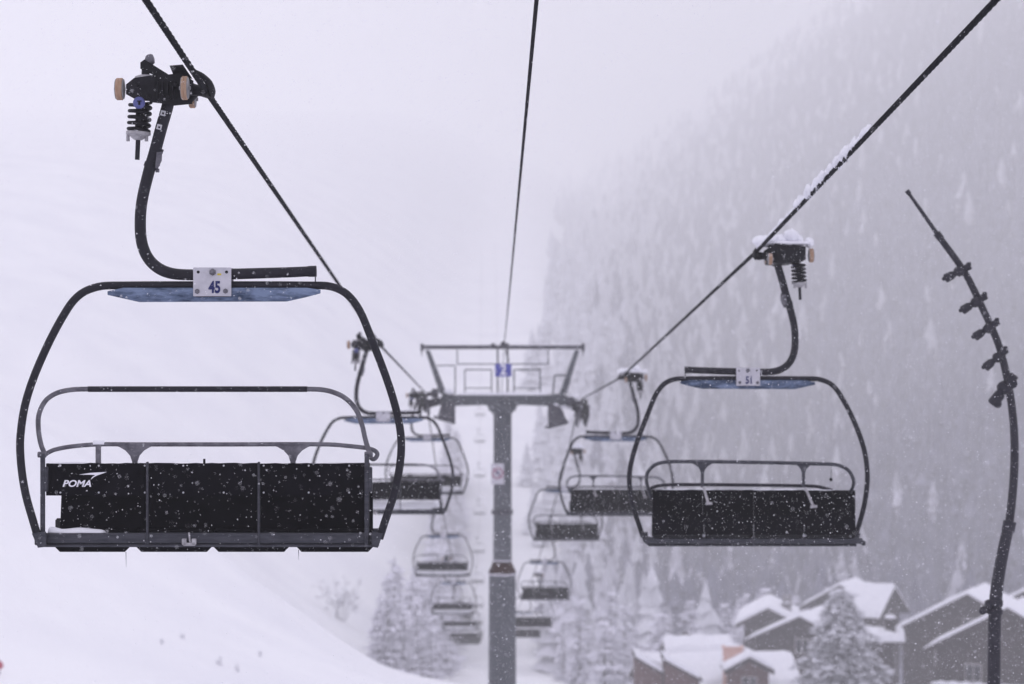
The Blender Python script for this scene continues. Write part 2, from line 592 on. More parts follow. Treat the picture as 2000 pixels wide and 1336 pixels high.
def make_chair(kind):
    """kind A: seen from behind, bare seat; B: same with snow on the seat; R: seen from the front"""
    root = empty('chairlift_chair')
    # ---- grip
    b = MB()
    b.hull([P(x, y, d) for x, y, d in [(262, 152, -.13), (302, 146, -.13), (300, 198, -.1), (268, 196, -.1), (246, 165, -.05), (246, 184, -.05),
                                        (262, 152, .13), (302, 146, .13), (300, 198, .1), (268, 196, .1)]])
    b.hull([P(x, y, d) for x, y, d in [(296, 150, -.1), (355, 142, -.09), (378, 158, -.05), (376, 186, -.05), (345, 205, -.09), (296, 200, -.1),
                                        (296, 150, .12), (355, 142, .12), (378, 158, .1), (376, 186, .1), (345, 205, .12), (296, 200, .12)]])
    b.hull([P(x, y, d) for x, y, d in [(330, 196, -.03), (372, 192, -.03), (376, 203, -.02), (335, 207, -.02),
                                        (330, 196, .2), (372, 192, .2), (376, 203, .2), (335, 207, .2)]])
    # arm to the rope and the jaws
    b.tube([P(360, 172, .02), P(382, 176, .01), P(398, 178, 0)], [.05, .035, .034], 10)
    b.tube([P(366, 196, .1), P(384, 178, .08), P(396, 172, .0)], [.03, .03, .03], 10)
    # lever with upper rod
    b.hull([P(x, y, d) for x, y, d in [(274, 122, -.03), (282, 116, -.03), (330, 146, -.03), (318, 156, -.03), (274, 134, -.03),
                                        (274, 122, .03), (282, 116, .03), (330, 146, .03), (318, 156, .03), (274, 134, .03)]])
    b.tube([P(284, 150), P(285, 122)], .025, 10)
    # friction plate leaning over the body
    b.hull([P(x, y, d) for x, y, d in [(331, 128, -.2), (357, 126, -.2), (360, 131, -.2), (352, 150, .0), (340, 150, .0), (376, 154, .1), (372, 148, .12)]])
    # cooling ribs and bolts on the body
    for k in range(4):
        b.box(P(308 + k * 10, 176, -.105), (.008, .03, .11), .002)
    for (x, y) in ((268, 168), (290, 190), (343, 166), (330, 190)):
        b.lathe(P(x, y, -.11), (0, -1, 0), [(.014, 0), (.014, .02), (.008, .026)], 8)
    grip = b.build('grip', M['cast'], root)
    j = MB()
    ra = P(386, 150, -.28)
    rb = P(413, 190, .28)
    # jaw: a shell hugging the outer side of the rope
    off = Vector((.020, 0, .008))
    j.tube([P(377, 138, -.12) + off * .3, P(388, 150, -.07) + off, P(401, 166, 0) + off * 1.15, P(409, 182, .07) + off * .9, P(414, 192, .12) + off * .2],
           [.008, .016, .023, .021, .009], 12, sub=4)
    j.tube([P(396, 180, .05), P(407, 186, .1)], [.03, .022], 10)
    j.build('clamp_jaw', M['cast'], grip)
    # cap and ball roller on top
    c = MB()
    c.lathe(P(284, 152), (0, 0, 1), [(.068, -.006), (.062, .008), (.035, .018), (.0, .022)], 20)
    c.build('grip_cap', M['zincwhite'], grip)
    c = MB()
    c.lathe(P(287, 118), (1, 0, .25), [(.012, -.01), (.028, 0), (.034, .012), (.034, .03), (.027, .042), (.010, .046)], 16)
    c.build('lever_roller', M['galv'], grip)
    # wheels
    for (x, y, d, w, r) in ((234, 174, 0, .05, .068), (361, 172, -.16, .042, .072), (376, 194, .20, .04, .055)):
        wb = MB()
        wb.lathe(P(x, y, d), (1, 0, 0), [(r * .55, -w * .56), (r * .9, -w * .5), (r * .9, w * .5), (r * .55, w * .56)], 24)
        wb.lathe(P(x, y, d), (1, 0, 0), [(.012, -.034), (.012, .034)], 10)
        wh = wb.build('roller_wheel', M['rim'], root)
        tb = MB()
        tb.lathe(P(x, y, d), (1, 0, 0), [(r * .9, -w * .4), (r, -w * .34), (r, -w * .04), (r * .96, 0), (r, w * .04), (r, w * .34), (r * .9, w * .4)], 28)
        tb.build('tyre', M['tyre'], wh)
    # spring
    s = MB()
    pts = []
    turns = 5.2
    for i in range(150):
        u = i / 149
        a = u * turns * 2 * math.pi
        c0 = P(274.5 - 4 * u, 199 + 60 * u)
        pts.append(c0 + Vector((math.cos(a) * .063, math.sin(a) * .063, 0)))
    s.tube(pts, .0115, 8)
    s.tube([P(274, 198), P(270, 268)], .024, 12)
    s.build('spring', M['cast'], root)
    s = MB()
    s.lathe(P(270.5, 257), (-.06, 0, -1), [(.072, 0), (.076, .006), (.076, .018), (.05, .03), (.04, .04), (.024, .052)], 20)
    for dx in (-20, 16):
        s.tube([P(270 + dx, 258), P(270 + dx, 276)], .011, 8)
    s.build('spring_seat', M['zincwhite'], root)
    s = MB()
    s.tube([P(270, 266), P(268, 312)], .0145, 10)
    s.build('spring_rod', M['tube'], root)
    s = MB()
    s.lathe(P(272, 201, -.095), (0, -1, 0), [(.036, 0), (.037, .01), (.033, .016), (.014, .018)], 24)
    s.box(P(272, 201, -.115), (.012, .006, .026), .002, mi=1)
    s.box(P(272, 197.5, -.115), (.028, .006, .006), .002, mi=1)
    s.build('blue_cap', [M['bluecap'], M['cast']], root)
    # ---- hanger
    if kind == 'R':
        SHX.x = .030
    h = MB()
    h.tube([P(331, 190), P(326, 212), P(315, 250), P(301.5, 300), P(290, 338), P(277, 395), P(274, 440), P(278, 478), P(292, 508), P(317, 528), P(350, 536), P(420, 536), P(560, 532), P(606, 530)],
           [.037, .037, .037, .037, .036, .035, .035, .035, .035, .035, .034, .034, .032, .031], 16, sub=5)
    h.tube([P(602, 530.2), P(618, 529.8)], .034, 16)
    h.tube([P(616, 541), P(616, 576)], .004, 6)
    for (x, y) in ((305.5, 293), (294.5, 324)):
        h.tube([P(x + 1.8, y - 5), P(x - 1.5, y + 4)], .043, 16)
    hang = h.build('hanger_arm', M['tube'], root)
    for (x, y) in ((318.5, 221), (311, 248)):
        h = MB()
        h.box(P(x, y, -.038), (.030, .006, .032), .001, rot=Matrix.Rotation(R(14), 3, 'Y'))
        h.box(P(x, y + .5, -.0415), (.012, .003, .013), .001, rot=Matrix.Rotation(R(14), 3, 'Y'), mi=1)
        h.build('sticker', [M['sticker'], M['tube']], hang)
    h = MB()
    h.hull([P(x, y, d) for x, y, d in [(306, 297, -.045), (317, 296, -.045), (316, 314, -.045), (308, 330, -.045), (303, 328, -.045),
                                        (306, 297, .045), (317, 296, .045), (316, 314, .045), (308, 330, .045), (303, 328, .045)]])
    h.tube([P(312, 306, -.06), P(312, 306, .06)], .012, 8)
    h.tube([P(309, 322, -.06), P(309, 322, .06)], .012, 8)
    h.tube([P(304, 333, 0), P(311, 333, 0)], .012, 8)
    h.build('hinge_bracket', M['galv'], hang)
    # ---- number plates (one on each side of the hanger)
    if kind == 'R':
        SHX.x = .046
    for side in (-1, 1):
        n = MB()
        dy = side * .062
        a, c = P(380, 523, 0), P(454, 579, 0)
        n.box(((a.x + c.x) / 2, dy, (a.z + c.z) / 2), (c.x - a.x, .014, a.z - c.z), .003)
        pl = n.build('number_plate', M['plate'], root)
        q = MB()
        fy = dy + side * .007
        def at(px, py):
            p = P(px, py, 0)
            return Vector((p.x, fy, p.z))
        q.lathe(at(418, 532), (0, side, 0), [(.022, 0), (.022, .006), (.016, .007), (.016, .022), (.009, .024), (.009, .034)], 6, smooth=False)
        q.build('bolt', M['galv'], pl)
        for (x, y) in ((388, 569.5), (443, 569)):
            q = MB()
            q.lathe(at(x, y), (0, side, 0), [(.016, 0), (.016, .004), (.011, .005), (.011, .016)], 6, smooth=False)
            q.build('bolt', M['galv'], pl)
        for (x, y) in ((390, 532), (445, 532)):
            q = MB()
            q.lathe(at(x, y), (0, side, 0), [(.0095, 0), (.0095, .0015)], 14)
            q.build('bolt_hole', M['cast'], pl)
        if kind == 'A' and side < 0:
            q = MB()
            text_on(q, '45', at(422, 562.5) + Vector((0, -.0015, 0)), .098, -1, bold=.0035, sx=.74, shear=.0)
            q.build('number', M['ink'], pl)
            q = MB()
            q.box(at(431, 536.5), (.024, .003, .012), .001)
            q.build('paint_mark', M['yellow'], pl)
        if kind == 'R' and side > 0:
            q = MB()
            pp = PR(1462, 748, 0)
            text_on(q, '51', Vector((pp.x, fy + .0015, P(422, 562.5).z)), .098, 1, bold=.0035, sx=.74)
            q.build('number', M['ink'], pl)
    # joint block behind the plates
    n = MB()
    a, c = P(384, 528, 0), P(450, 580, 0)
    n.box(((a.x + c.x) / 2, 0, (a.z + c.z) / 2), (c.x - a.x, .108, a.z - c.z), .004)
    n.build('joint_block', M['tube'], root)
    # ---- bail (the hoop)
    h = MB()
    hp = [(76, 1056, -.06), (66, 1022, -.06), (50, 965, -.06), (41, 905, -.05), (40, 850, -.04), (53, 775, -.02), (88, 685, 0), (132, 603, 0),
          (158, 574, 0), (192, 560, 0), (230, 557.5, 0), (420, 557, 0), (610, 557.5, 0), (648, 560, 0), (678, 575, 0), (702, 606, 0),
          (722, 653, 0), (762, 760, -.02), (781, 835, -.04), (783, 890, -.05), (771, 960, -.06), (752, 1018, -.06), (741, 1052, -.06)]
    h.tube([P(*q) for q in hp], .0245, 14, sub=4)
    bail = h.build('bail_frame', M['tube'], root)
    for xs, xe in ((60, 92), (726, 750)):
        h = MB()
        s_ = -1 if xs < 300 else 1
        x0, x1 = (62, 90) if s_ < 0 else (726, 748)
        pts = [(x0 + (0 if s_ < 0 else 0), 1042), (x1, 1038), (x1, 1068), (x0 + 12, 1070)] if s_ < 0 else [(x0, 1038), (x1, 1042), (x1 - 10, 1070), (x0, 1068)]
        h.hull([P(x, y, d) for x, y in pts for d in (-.10, -.03)])
        h.build('corner_bracket', M['galv_dark'], bail)
    h = MB()
    out = [(210, 569), (240, 562), (600, 562), (626, 566), (626, 573), (596, 581), (560, 589), (272, 590), (210, 576)]
    h.hull([P(x, y, d) for x, y in out for d in (-.036, .036)] + [P(x, y, d) for x, y in ((225, 570), (615, 570), (272, 584), (560, 583)) for d in (-.05, .05)])
    h.build('crossbeam', M['blue'], root)
    # ---- seat rail
    r = MB()
    if kind == 'R':
        SHX.x = .058
    if kind == 'R':
        pbox(r, 1263, 1048.5, 1674, 1062, -.03, .03, PR)
        pbox(r, 1265, 1062.5, 1672, 1066.5, -.045, .045, PR)
    else:
        pbox(r, 76, 1041, 742, 1062, -.03, .03)
        pbox(r, 78, 1062.5, 740, 1067.5, -.045, .045)
    pbox(r, 102, 1032, 748, 1048, .42, .46)
    for x in (84, 250, 410, 572, 733):
        pbox(r, x - 5, 1046, x + 5, 1060, .03, .42)
    r.build('seat_rail', M['galv_dark'], root)
    r = MB()
    for (x, y, w, hh) in ((360, 1058, 9, 12), (379, 1058, 9, 12), (370, 1063, 24, 6)):
        r.box(P(x, y, -.05), (w / 320, .03, hh / 320), .004)
    r.tube([P(369, 1040, -.05), P(372, 1066, -.05)], .006, 8)
    r.build('rail_latch', M['zincwhite'], root)
    # ---- back posts
    for x in ((84, 717) if kind != 'R' else ()):
        r = MB()
        pbox(r, x - 5, 886, x + 4, 1066, -.055, -.03)
        pbox(r, x + 2, 912, x + 10, 960, -.05, -.005, mi=1)
        r.build('back_post', [M['galv_dark'], M['galv_dark']], root)
    # ---- backrest
    rnd = random.Random(5)
    bk = MB()
    if kind == 'A':
        y0, y1 = 905, 968
    elif kind == 'B':
        y0, y1 = 897, 992
    if kind in 'AB':
        # four panels with slightly uneven upper edges
        xs = [90, 287.5, 505.5, 722]
        for i in range(3):
            n = 14
            top = [(xs[i] + (xs[i + 1] - xs[i]) * k / n, y0 + rnd.uniform(-.7, .9)) for k in range(n + 1)]
            pts = [P(x, y, 0) for x, y in top] + [P(xs[i + 1], y1, 0), P(xs[i], y1, 0)]
            bk.prism(pts, (0, .035, 0))
        # rivets
        for x in (118, 193, 283, 358, 437, 515, 603, 682):
            for y in (909.5, 962) if kind == 'A' else (y0 + 5, y1 - 7):
                bk.lathe(P(x, y, 0), (0, -1, 0), [(.006, 0), (.006, .004), (.003, .007)], 8, mi=1)
        bk.box(P(399, y0 - 4, .015), (.013, .02, .03), .002)
    else:
        pts = [PR(1274, 956, 0), PR(1671, 958, 0), PR(1671, 1020, 0), PR(1274, 1020, 0)]
        pts2 = [PR(1275, 956, 0), PR(1372, 957, 0), PR(1372, 1020, 0), PR(1275, 1020, 0)]
        bxs = [1274, 1372.5, 1472, 1571, 1671]
        for i in range(4):
            n = 8
            top = [(bxs[i] + .4 + (bxs[i + 1] - bxs[i] - .8) * k / n, 956.5 + i * .4 + rnd.uniform(-.5, .5)) for k in range(n + 1)]
            bk.prism([PR(x, y, 0) for x, y in top] + [PR(bxs[i + 1] - .4, 1024, 0), PR(bxs[i] + .4, 1024, 0)], (0, -.035, 0))
    back = bk.build('backrest', [M['vinyl'], M['sticker']], root)
    if kind == 'A':
        lw = MB()
        for (xa, xb) in ((119, 287), (288.5, 505), (506.5, 728)):
            lw.prism([P(xa + 1, 962, .17), P(xb, 962, .17), P(xb, 1043, .19), P(xa - (2 if xa == 119 else -.5), 1043, .19)], (0, .03, 0))
        lw.build('lower_back_panel', M['vinyl'], root)
        lg = MB()
        text_on(lg, 'POMA', P(149.5, 945, -.001) + Vector((0, -.001, 0)), .056, -1, bold=.0014, sx=1.12, shear=.28)
        sw = [(154, 927), (176, 923.6), (209, 921.7), (200, 925), (190, 928.5), (184, 931.5), (177, 937), (180, 932), (186, 927.8), (176, 927.2)]
        lg.prism([P(x, y, 0) - Vector((0, .0005, 0)) for x, y in sw], (0, -.0015, 0))
        sw = [(192, 928.6), (187, 930.6), (182, 934), (177.5, 938), (180.5, 933), (185.5, 929.2)]
        lg.build('logo', M['white_ink'], back)
    if kind in 'AB':
        for x in (288, 505.5):
            s_ = MB()
            pbox(s_, x - 2.2, y0 - 3, x + 2.2, 1064, -.036, -.006)
            s_.build('back_strap', M['galv_dark'], root)
    # ---- seat pads
    def pad(x0, x1, fn, front, rear, name='seat'):
        """front/rear: (y_top, y_bottom, dy) in pixels of that view"""
        p = MB()
        s = 320.0 if fn is P else F / Y_R
        ch = .035 * s
        pts = []
        for (yt, yb, d) in (front, rear):
            for (x, y) in ((x0 + .3 * ch, yt), (x1 - .3 * ch, yt), (x0, yt + .4 * ch), (x1, yt + .4 * ch), (x0, yb - .8 * ch), (x1, yb - .8 * ch), (x0 + .8 * ch, yb), (x1 - .8 * ch, yb)):
                pts.append(fn(x, y, d))
        p.hull(pts)
        p.build(name, M['vinyl'], root)
    if kind == 'A':
        for x0, x1 in ((108, 253), (267, 413), (418, 564), (580, 728)):
            pad(x0, x1, P, (1036, 1078, .10), (1012, 1040, .56))
    elif kind == 'B':
        for x0, x1 in ((108, 253), (267, 413), (418, 564), (580, 728)):
            pad(x0, x1, P, (1036, 1068, .09), (1020, 1042, .56))
    else:
        for x0, x1 in ((1273, 1374.6), (1375.2, 1471.6), (1472.4, 1570.6), (1571.3, 1671)):
            pad(x0, x1, PR, (1006, 1044.5, -.50), (1018, 1052, -.06))
    # ---- restraint bar with foam grip, and the armrest rail
    if kind in 'AB':
        b = MB()
        lift = 0 if kind == 'A' else 48
        def ly(y):
            return y + (lift * (888 - y) / 128.0)
        dyb = .16 if kind == 'A' else .34
        bp = [(88, 888), (80, 868), (75, 838), (76, 810), (88, 784), (108, 769), (134, 762), (165, 760), (400, 760), (605, 760), (640, 763),
              (672, 776), (695, 800), (707, 830), (714, 860), (722, 886)]
        b.tube([P(x, ly(y), dyb * (888 - y) / 128.0) for x, y in bp], .0155, 12, sub=5)
        b.tube([P(74, 888, -.02), P(90, 888, -.02)], .018, 10)
        b.tube([P(712, 888, -.02), P(728, 888, -.02)], .018, 10)
        bar = b.build('restraint_bar', M['galv'], root)
        b = MB()
        b.tube([P(172, ly(760), dyb), P(600, ly(760), dyb)], .0178, 14)
        b.build('foam_grip', M['tube'], bar)
        b = MB()
        y_ = 868 if kind == 'A' else 884
        ap = [(86, 890), (94, 884), (108, 878), (140, y_ + 4), (190, y_), (265, y_), (450, y_), (640, y_), (690, y_ + 4), (720, 876), (733, 881), (737, 888), (730, 897), (723, 893)]
        b.tube([P(x, y, .06) for x, y in ap], .0135, 12, sub=4)
        for cx in (263, 572):
            tplate(b, cx, y_ + 2, 1.0, 906, .05, P, .02)
        pbox(b, 187, y_ - 2, 197, 908, .045, .075)
        b.build('armrest_rail', M['galv'], root)
    else:
        b = MB()
        fr = -.42
        bp = [(1272, 972, 0), (1266, 955, -.08), (1262.5, 938, -.22), (1266, 921, fr), (1279, 908, fr), (1300, 902.5, fr), (1340, 901.5, fr), (1470, 903, fr), (1600, 906, fr), (1634, 908, fr),
              (1655, 917, fr), (1666, 934, -.3), (1667, 946, -.15), (1661, 962, 0)]
        b.tube([PR(*q) for q in bp], .0175, 12, sub=5)
        for cx in (1372, 1569.5):
            tplate(b, cx, 904, .62, 952, fr, PR, -.02)
        bar = b.build('restraint_bar', M['galv_dark'], root)
        for (x0, ya, x1, yb) in ((1374, 951, 1383, 982), (1573, 953, 1588, 988)):
            b = MB()
            b.tube([PR(x0, ya, fr), PR(x1, yb, fr - .12)], .013, 10)
            b.tube([PR(x1 - 5, yb + 2, fr - .12), PR(x1 + 8, yb + 1, fr - .12)], .013, 10)
            b.build('footrest', M['zincwhite'], bar)
        b = MB()
        b.tube([PR(x, y, .06) for x, y in ((1267, 958), (1277, 951), (1298, 947.5), (1340, 946.5), (1470, 947.5), (1570, 949), (1600, 951), (1626, 958))], .0165, 12, sub=4)
        b.build('armrest_rail', M['tube'], root)
        b = MB()
        b.tube([PR(1624, 907, fr), PR(1623, 934, fr)], .0022, 6)
        b.blob(PR(1623, 936.5, fr), .017, 3, .03)
        b.build('hanging_ball', M['cast'], root)
    # ---- snow
    sn = MB()
    if kind == 'A':
        sn.ridge(P(96, 1041, .06), P(206, 1041, .06), .12, .026, 40, 3, True, .6)
        sn.ridge(P(93, 1041, .03), P(165, 1041, .03), .07, .034, 40, 9, True, .6)
        sn.ridge(P(180, 868, .06), P(206, 868, .06), .03, .02, 12, 4)
        sn.ridge(P(95, 905.5, .017), P(175, 905.5, .017), .03, .008, 20, 6)
    elif kind == 'B':
        sn.ridge(P(108, 1038, .30), P(728, 1038, .30), .46, .14, 60, 8, True, .2)
        sn.ridge(P(180, 1041, .0), P(680, 1041, .0), .05, .02, 60, 8, True, .4)
    else:
        sn.ridge(PR(1268, 1048.5, -.0), PR(1668, 1048.5, -.0), .06, .022, 60, 8, True, .3)
        sn.ridge(PR(1290, 957, .018), PR(1640, 958, .018), .035, .009, 70, 2, True, .7)
        for (x, y, r_) in ((1374.5, 1043.5, .02), (1571, 1043.5, .022)):
            sn.blob(PR(x, y, -.3), (r_, .06, r_ * 1.0), 4, .1)
    sn.build('seat_snow', M['snow'], root)
    if kind != 'A':
        sn = MB()
        if kind == 'B':
            sn.blob(P(350, 146), (.07, .09, .02), 2, .2)
            sn.ridge(P(460, 525), P(600, 522), .04, .02, 20, 3)
        else:
            sn.blob(PR(1532, 477, 0), (.25, .11, .034), 21, .22, 22, 12)
            sn.blob(PR(1528, 469, .02), (.10, .09, .045), 22, .25, 18, 12)
            sn.blob(PR(1491, 471, -.02), (.115, .12, .055), 2, .16, 18, 12)
            sn.blob(PR(1512, 468, .0), (.06, .1, .04), 9, .2, 18, 12)
            sn.blob(PR(1545, 462, 0), (.085, .1, .068), 3, .15, 18, 12)
            sn.blob(PR(1560, 470, 0), (.05, .07, .05), 13, .2, 14, 10)
            sn.blob(PR(1581, 474, 0), (.048, .06, .045), 5, .12, 16, 10)
        sn.build('grip_snow', M['snow'], root)
    else:
        for x_, ya_, yb_ in ((246, 1078, 1108), (583, 1074, 1094)):
            ic = MB()
            ic.tube([P(x_, ya_, .08), P(x_ + .5, yb_, .08)], [.0025, .0006], 6)
            ic.build('icicle', M['galv'], root)
    SHX.x = 0
    return root


# rope lines: (Y, X, Z)
LEFT = [(-25, -1.5, 4.45), (0, -1.70, 2.59), (12.4, -1.847, 1.726), (15, O_L.x, O_L.z), (41, -2.178, -.077), (65.6, -2.40, -1.26), (67.5, -2.42, -1.35),
        (69.5, -2.44, -1.53), (95.7, -2.73, -6.34), (123, -2.98, -10.84), (150, -3.2, -14.8), (177, -3.5, -18.7), (204, -3.8, -22.3), (231, -4.1, -25.6), (259, -4.4, -28.9),
        (286, -4.6, -32), (313, -4.85, -34.7), (340, -5.15, -36.4), (368, -5.4, -37), (395, -5.6, -36), (422, -5.75, -33.5), (449, -5.95, -28.8), (477, -6.25, -23.5), (504, -6.6, -17.9),
        (531, -6.9, -13.2), (620, -7.9, 3.5), (760, -9.4, 30)]
RIGHT = [(-25, 3.0, 4.9), (0, 2.72, 2.87), (12.9, 2.54, 1.795), (23.9, O_R.x, O_R.z + .05), (50, 2.22, -.719), (65.6, 1.95, -1.47), (67.5, 1.92, -1.58), (69.5, 1.88, -1.80),
         (77.7, 1.78, -3.46), (105, 1.47, -8.2), (132, 1.17, -12.5), (159, .86, -16.3), (186, .55, -20), (231, .1, -25.6), (286, -.45, -32), (340, -1.0, -36.4), (368, -1.3, -37), (395, -1.5, -36), (449, -2, -28.8),
         (504, -2.6, -17.9), (531, -2.9, -13.2), (620, -3.8, 3.5), (760, -5.3, 30)]


def make_rope(name, pts, label, snow_spans):
    near = [p for p in pts if p[0] <= 50]
    rp = MB()
    # twisted strands near the camera
    P0 = [Vector((x, y, z)) for y, x, z in near]
    fine = []
    ys = np.arange(-25, near[-1][0] + .001, .035)
    ya = np.array([p[0] for p in pts])
    xa = np.array([p[1] for p in pts])
    za = np.array([p[2] for p in pts])
    ys = np.concatenate([np.arange(-25, 8, 1.0), np.arange(8, 30, .022), np.arange(30, near[-1][0] + .001, .5)])
    for y in ys:
        fine.append(Vector((np.interp(y, ya, xa), y, np.interp(y, ya, za))))
    rp.tube(fine, .0178, 24, lobes=(6, 2 * math.pi / .75))
    far = [Vector((x, y, z)) for y, x, z in pts if y >= near[-1][0] - .01]
    rp.tube(far, .0195, 8)
    o = rp.build(name, M['rope'])
    tag(o, label, 'rope')
    if snow_spans:
        sn = MB()
        rnd = random.Random(11)
        for (a, b_, n, s) in snow_spans:
            for k in range(n):
                y = rnd.uniform(a, b_)
                x = float(np.interp(y, ya, xa))
                z = float(np.interp(y, ya, za))
                r_ = s * rnd.uniform(.5, 1.2)
                sn.blob((x + rnd.uniform(-.006, .012), y, z + .018 + r_ * .35), (r_ * .7, r_ * rnd.uniform(1.5, 3.5), r_), k, .25, 10, 8)
            pa = Vector((float(np.interp(a, ya, xa)), a, float(np.interp(a, ya, za)) + .008))
            pb = Vector((float(np.interp(b_, ya, xa)), b_, float(np.interp(b_, ya, za)) + .008))
            sn.ridge(pa, pb, .04, .022, 90, int(a), True, .9)
        sn.build('snow_clump', M['snow'], o)
    return o


make_rope('haul_rope', LEFT, 'thick twisted steel rope running from the top left corner to the left row of chairs', [])
make_rope('haul_rope', RIGHT, 'thick twisted steel rope with clinging snow running down from the top right corner', [(17.0, 18.6, 20, .036), (18.0, 21.0, 60, .04), (21, 24, 24, .026)])
cb = MB()
cp = [Vector((.33, -25, 3.26)), Vector((.135, 13.5, 1.88)), Vector((-.03, 40, .92)), Vector((-.21, 67.5, -.04)), Vector((-.6, 100, -4.8)), Vector((-1.4, 177, -15.5)), Vector((-3, 340, -33))]
cb.tube(cp[:4], .0125, 10)
cb.tube(cp[3:], .010, 8)
o = cb.build('signal_cable', M['rope'])
tag(o, 'thin dark cable coming down the middle to the top of the lift tower', 'cable')
sn = MB()
rnd = random.Random(3)
for k in range(60):
    y = rnd.uniform(16, 60)
    t = (y - 13.5) / 54.0
    p = cp[1].lerp(cp[3], t)
    p.z = float(np.interp(y, [13.5, 40, 67.5], [1.88, .92, -.04]))
    p.x = float(np.interp(y, [13.5, 40, 67.5], [.135, -.03, -.21]))
    r_ = rnd.uniform(.008, .016)
    sn.blob(p + Vector((0, 0, .012)), (r_, r_ * 5, r_), k, .2, 8, 6)
sn.build('snow_clump', M['snow'], o)

A = make_chair('A')
A.location = O_L
tag(A, 'large near chair with black backrest, number 45 on its plate and raised safety bar', 'lift chair', 'chairs of the chairlift')
B = make_chair('B')
Rr = make_chair('R')
Rr.location = O_R
Rr.rotation_euler = (0, 0, math.pi)
tag(Rr, 'chair facing the viewer with number 51 on its plate and snow heaped on its grip', 'lift chair', 'chairs of the chairlift')
index_children()


def on_line(pts, y):
    ya = [p[0] for p in pts]
    return Vector((np.interp(y, ya, [p[1] for p in pts]), y, np.interp(y, ya, [p[2] for p in pts])))


LL = ['dark chair with snowy seat partly behind the right side of number 45',
      'smaller chair with snowy seat hanging right beside the left end of the tower crossarm',
      'small chair below the crossarm, first of the left row beyond the tower',
      'small hazy chair just below and right of the first left one beyond the tower',
      'tiny pale chair, third of the left row beyond the tower']
for i, y in enumerate([40.5, 69.2, 95.7, 123, 150]):
    c = B if i == 0 else copy_tree(B)
    c.location = on_line(LEFT, y)
    tag(c, LL[i], 'lift chair', 'chairs of the chairlift')
RL = ['chair with black backrest partly hidden behind the left side of number 51',
      'smaller front facing chair just right of the tower shaft, below the crossarm',
      'small hazy chair right of the rusty band on the tower shaft',
      'tiny chair half hidden by the tower shaft, its dark seat sticking out to the right',
      'faintest right hand chair, peeking out from behind the lower tower shaft']
for i, y in enumerate([50.2, 77.7, 105, 132, 159]):
    c = copy_tree(Rr, None, ('number', 'hanging_ball'))
    c.location = on_line(RIGHT, y)
    tag(c, RL[i], 'lift chair', 'chairs of the chairlift')
# chairs far across the valley: too small to show parts
fc = MB()
for hp in ([(76, 1056), (41, 900), (53, 775), (132, 603), (192, 560), (620, 558), (690, 590), (762, 760), (783, 890), (741, 1052)],):
    fc.tube([P(x, y) for x, y in hp], .03, 6, sub=2)
fc.tube([P(340, 180), P(318, 250), P(277, 395), P(290, 508), P(350, 536), P(606, 530)], .04, 6, sub=2)
pbox(fc, 90, 900, 722, 1000, 0, .04)
pbox(fc, 76, 1041, 742, 1066, -.03, .4)
fc.hull([P(x, y, d) for x, y in ((246, 150), (370, 145), (376, 200), (262, 200)) for d in (-.1, .1)])
fc.tube([P(280, 200), P(270, 300)], .05, 6)
fme = fc.mesh('distant_chair', M['vinyl'])
for y in [177, 204, 231, 259, 286, 313, 340, 368, 395, 422, 449, 477, 504, 531]:
    o = bpy.data.objects.new('distant_chair', fme)
    COL.objects.link(o)
    o.location = on_line(LEFT, y)
    tag(o, 'tiny faint chair far off in the haze, close to the left of the tower shaft', 'lift chair', 'far chairs of the left row')
o = bpy.data.objects.new('distant_chair', fme)

# ------------------------------------------------------------------ tower
TY = 67.5
T0 = Vector(((981 - 1000) / F * TY, TY, hz((981 - 1000) / F * TY, TY)))


def T(px, py, dy=0.0):
    return unproj(px, py, TY + dy) - T0


S = F / TY
tw = empty('lift_tower', T0)
tag(tw, 'grey steel chairlift tower with wide T crossarm, blue number 2 sign and round shaft', 'lift tower')
b = MB()
b.lathe(T(981.5, 800), (0, 0, -1), [(17.6 / S, 0), (17.8 / S, (1097 - 800) / S)], 32)
b.lathe(T(981, 800), (0, 0, -1), [(17 / S, -14 / S), (27 / S, -4 / S), (27 / S, 1 / S), (20 / S, 6 / S), (18 / S, 10 / S)], 28)
zb = T0.z
hb = T(981, 1118).z
b.lathe(T(981, 1118), (0, 0, -1), [(26 / S, 0), (28 / S, hb - .3)], 32)
b.lathe((0, 0, 0), (0, 0, 1), [(.95, -.3), (.95, .25), (.7, .3)], 24)
b.build('shaft', M['tower'], tw)
b = MB()
b.lathe(T(981, 1000), (0, 0, -1), [(18 / S, -5 / S), (21 / S, -4 / S), (21 / S, 4 / S), (18 / S, 5 / S)], 28)
b.build('shaft_ring', M['tower_dk'], tw)
b = MB()
b.lathe(T(981, 1097), (0, 0, -1), [(18.2 / S, 0), (20 / S, 5 / S), (26.5 / S, 18 / S), (26.6 / S, 22 / S)], 32)
b.build('rusty_flange', M['rust'], tw)
b = MB()
b.lathe(T(981, 1096), (0, 0, -1), [(19.5 / S, -3 / S), (19.5 / S, 0)], 32)
b.lathe(T(981, 1123), (0, 0, -1), [(27.5 / S, -4 / S), (27.5 / S, 0)], 32)
b.build('flange_rim', M['plate'], tw)
